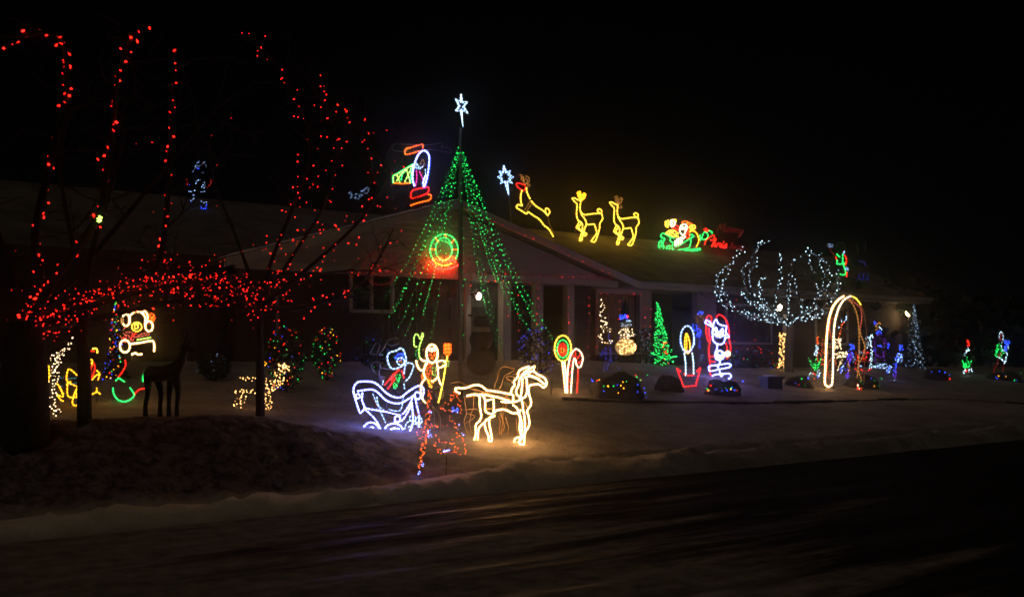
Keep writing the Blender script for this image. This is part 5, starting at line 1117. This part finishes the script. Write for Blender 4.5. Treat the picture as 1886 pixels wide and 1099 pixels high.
# ------------------------------------------------------------------ red strings on the house
rs = thing('house_lights', 'red mini lights outlining the eaves, posts and windows of the house', 'string lights', hw(fac(940, 505, -0.6)))
def hstr(txt, yo, gap=0.30, r=0.016, jit=0.012, bright=(0.3, 0.7, 1.0)):
    P = [hw(fac(float(q.split(',')[0]), float(q.split(',')[1]), yo)) for q in txt.split()]
    mb = MB(); bulbs_along(mb, P, gap, r, jit, bright=bright); mb.build('strand', [WIRE, bulb_mat('red'), halo_mat('red', 0.010, 'cap')], rs, rs.location)['kind'] = 'stuff'
hstr('905,405 944,423 974,436 1023,458 1051,471 1132,509', -0.6, 0.26)
hstr('640,503 700,501 760,502 830,502 900,505 948,506 998,508 1060,510 1128,512', -0.12, 0.2, bright=(.15, .4, .8))
for txt in ('866,517 868,545', '934,524 934,597', '955,520 955,612', '992,524 989,615', '878,519 930,518 1000,523', '1046,540 1049,618', '1086,540 1083,640'):
    hstr(txt, -0.2, 0.24, bright=(.2, .5, .9))
for txt in ('1100,541 1142,542 1182,541', '1100,545 1098,662', '1142,546 1138,600', '1190,560 1186,622', '1199,560 1197,624', '1356,545 1350,640', '1392,560 1390,640', '1340,640 1370,641 1402,640'):
    hstr(txt, 0.85, 0.28, 0.018, bright=(.15, .4, .9))
hstr('1690,543 1702,541', 0.3, 0.2, 0.02, bright=(.1, .3))

# ------------------------------------------------------------------ boulders with lights, utility box, edging, statue, stakes
ROCK = plain('boulder_stone', (0.06, 0.055, 0.05), 0.9, var=0.5, scale=7, bump=0.5)
def boulder(label, px, py, wpx, hpx, n, seed, bright=(.3, .7, 1.0)):
    rng = random.Random(seed); base = hit(px, py); k = base.y / F; a, h = wpx * k / 2, hpx * k
    root = thing('boulder', label, 'rock', base); mb = MB(); bm = bmesh.new(); bmesh.ops.create_icosphere(bm, subdivisions=3, radius=1)
    vs = []
    for v in bm.verts:
        f = 1 + 0.35 * noise.noise(v.co * 1.3 + Vector((seed * 3.1, 0, 0))) + 0.12 * noise.noise(v.co * 4 + Vector((0, seed, 0)))
        vs.append((base.x + v.co.x * a * f, base.y + v.co.y * a * 0.7 * f + a * .5, base.z + v.co.z * h * f * 0.85 + h * 0.15))
    mb.add(vs, [tuple(v.index for v in f.verts) for f in bm.faces]); bm.free(); mb.build('stone', ROCK, root, base, True)
    if n:
        mb = MB(); prev = None
        for i in range(n):
            p = base + Vector((rng.uniform(-1, 1) * a * 1.05, -a * 0.45 * rng.uniform(.4, 1.2), rng.uniform(0.05, .95) * h)); mb.bulb(p, 1.25 * k * rng.uniform(.7, 1.2), 1 + rng.randrange(5), rng.choice(bright), stretch=1.3)
            if prev is not None: mb.tube([prev, p], 0.004, 0, 3, cap=False)
            prev = p
        mb.build('light_string', [WIRE] + [bulb_mat(c) for c in ('blue', 'green', 'red', 'gold', 'blue')], root, base)['kind'] = 'stuff'
boulder('large dark boulder with coloured lights right of the candy cane', 1140, 734, 100, 48, 24, 1)
boulder('plain dark boulder left of the red candle holder', 1236, 722, 52, 30, 0, 2)
boulder('low boulder with coloured lights below the white elf', 1335, 728, 70, 30, 18, 3)
boulder('snow topped boulder with few lights left of the arch foot', 1478, 714, 52, 22, 7, 4)
boulder('low boulder with lights at the right arch foot', 1592, 716, 60, 26, 7, 5, (.2, .5))
boulder('dim boulder with green and blue lights before the right lawn', 1728, 700, 50, 20, 5, 6, (.3, .7))
boulder('dim boulder with blue lights at the far right edge', 1858, 702, 60, 18, 8, 7, (.15, .5))
BOXM = plain('grey_box_plastic', (0.10, 0.13, 0.16), 0.5); BX = hit(1420, 713); kb = BX.y / F
bx = thing('utility_box', 'grey plastic storage box with snow on its lid', 'box', BX, rotz=0.3)
mb = MB(); mb.box((-15 * kb, -.2, -.05), (15 * kb, .2, 15 * kb)); mb.build('body', BOXM, bx)
mb = MB(); mb.box((-17.5 * kb, -.25, 15 * kb + .001), (17.5 * kb, .25, 20 * kb)); mb.build('lid', BOXM, bx)
mb = MB(); mb.lathe([(15 * kb, 0), (14 * kb, .03), (9 * kb, .045)], (0, 0, 20 * kb + .001), 12, 0, None, .2); mb.build('snow_cap', ROOFSNOW, bx)
TIMBER = plain('edging_timber', (0.05, 0.04, 0.03), .9, var=.4); SNOWCAP = plain('fresh_snow', (0.6, 0.6, 0.62), .8, var=.08)
ed = thing('garden_edging', 'low timber edging with snow along the front of the garden bed', 'edging', hit(1300, 745))
ep = [hit(px, py) for px, py in ((1035, 735), (1180, 741), (1320, 743), (1480, 741), (1620, 736), (1760, 735), (1900, 745))]
for a_, b_2 in zip(ep, ep[1:]):
    v = (b_2 - a_); nrm = Vector((-v.y, v.x, 0)).normalized() * .07
    for i in range(3):
        p0 = a_.lerp(b_2, i / 3 + .004); p1 = a_.lerp(b_2, (i + 1) / 3 - .004); mb = MB(); dn = Vector((0, 0, -.15)); up = Vector((0, 0, .035 + R.uniform(-.03, .01)))
        mb.add([p0 - nrm + dn, p1 - nrm + dn, p1 + nrm + dn, p0 + nrm + dn, p0 - nrm + up, p1 - nrm + up, p1 + nrm + up, p0 + nrm + up], [(0, 3, 2, 1), (4, 5, 6, 7), (0, 1, 5, 4), (1, 2, 6, 5), (2, 3, 7, 6), (3, 0, 4, 7)])
        tb = mb.build('timber', TIMBER, ed, ed.location)
# dark deer statue before the stocking
bq = hit(298, 768); kq = bq.y / F
st_ = thing('deer_statue', 'unlit dark deer statue standing before the bear stocking', 'statue', bq)
STAT = plain('statue_brown', (0.014, 0.010, 0.008), .8)
def cap(mb, pts, rs, n=10):
    P = [at(x, y, bq.y + o) for x, y, o in pts]; L = len(P)
    fine = catmull(P, 4); m_ = len(fine); 
    vs = []; 
    for i, p in enumerate(fine):
        f = i / (m_ - 1) * (L - 1); j = min(int(f), L - 2); rr = lerp(rs[j], rs[j + 1], f - j) * kq
        t = (fine[min(i + 1, m_ - 1)] - fine[max(i - 1, 0)]).normalized(); sd = t.cross(Vector((0, 1, 0.05))).normalized(); u2 = t.cross(sd)
        vs += [p + (sd * math.cos(2 * math.pi * k / n) + u2 * math.sin(2 * math.pi * k / n)) * rr for k in range(n)]
    fs = [(i * n + k, i * n + (k + 1) % n, (i + 1) * n + (k + 1) % n, (i + 1) * n + k) for i in range(m_ - 1) for k in range(n)]
    fs += [tuple(reversed(range(n))), tuple((m_ - 1) * n + k for k in range(n))]; mb.add(vs, fs)
mb = MB(); cap(mb, [(266, 690, 0), (276, 688, 0), (296, 688, 0), (316, 684, 0), (330, 672, 0), (337, 656, 0), (340, 640, 0)], [5, 15, 14, 15, 12, 8, 6]); mb.build('body', STAT, st_, bq, True)
mb = MB(); cap(mb, [(335, 646, 0), (341, 637, 0), (350, 642, 0), (358, 647, 0)], [5, 8, 6, 3]); mb.build('head', STAT, st_, bq, True)
for x0, x1, x2, o in ((272, 272, 268, -.06), (288, 296, 295, .08), (316, 312, 311, .08), (324, 328, 326, -.06)):
    mb = MB(); cap(mb, [(x0, 690, o), (x1, 722, o), (x2, 745, o), (x2, 766, o)], [9, 5, 4, 5]); mb.build('leg', STAT, st_, bq, True)
for x, o in ((334, -.05), (340, .05)):
    mb = MB(); cap(mb, [(x, 628, o), (x + 4, 616, o), (x + 2, 606, o)], [3, 3.2, 1]); mb.build('ear', STAT, st_, bq, True)
# bare fence post and utility pole seen left of the garage
pp = hit(511, 690); mb = MB(); mb.tube([pp + Vector((0, 0, -.2)), at(511, 500, pp.y)], 0.035, 0, 8); tag(mb.build('thin_post', plain('weathered_post', (.12, .12, .11), .8)), 'thin grey post rising above the multicoloured shrub', 'post')
mkp = hit(1015, 726); mb = MB(); mb.tube([mkp + Vector((0, 0, -.1)), mkp + Vector((0, 0, .32))], 0.012, 0, 6); tag(mb.build('marker_stake', METAL), 'short dark marker stake left of the lollipop', 'stake')
# leafy screen added to blacken the pale horizon beyond the right lawn
hg = thing('backdrop', 'dark leafy screen added to blacken the view beyond the right lawn', 'backdrop', ROAD0 + U * 44 + M * 22)
rng = random.Random(77)
mb = MB()
for i in range(5200):
    tt = rng.uniform(24.5, 80); dd = 14.5 + rng.uniform(-1.2, 1.2) + max(0, (tt - 44)) * -0.45; p = ROAD0 + U * tt + M * dd
    z = rng.random() ** 0.8 * (3.1 + 0.7 * noisy(tt, 1, .4)); a = Vector((rng.gauss(0, 1), rng.gauss(0, 1), rng.gauss(0, .7))).normalized() * .34; b = a.cross(Vector((rng.gauss(0, 1), 1, rng.gauss(0, 1)))).normalized() * .2
    p = Vector((p.x, p.y, base_h(tt, dd) + z)); mb.add([p - a, p + b, p + a, p - b], [(0, 1, 2, 3)])
mb.build('foliage', LEAF, hg, hg.location)['kind'] = 'stuff'

# ------------------------------------------------------------------ added haze, scattering mostly forward to give every lamp a soft bloom
hz = MB(); hz.box((-2200, -2200, -1.5), (2200, 2200, 9.0))
HZ = bpy.data.materials.new('bloom_haze'); HZ.use_nodes = True; hn = HZ.node_tree
hn.nodes.remove(hn.nodes['Principled BSDF'])
pv = hn.nodes.new('ShaderNodeVolumePrincipled'); pv.inputs['Color'].default_value = (0.95, 0.96, 0.98, 1)
pv.inputs['Density'].default_value = 0.0032; pv.inputs['Anisotropy'].default_value = 0.965
hn.links.new(pv.outputs[0], hn.nodes['Material Output'].inputs['Volume'])
ho = hz.build('haze', HZ); ho['kind'] = 'stuff'; ho['label'] = 'thin haze added over the whole place for lamp bloom'; ho['category'] = 'haze'
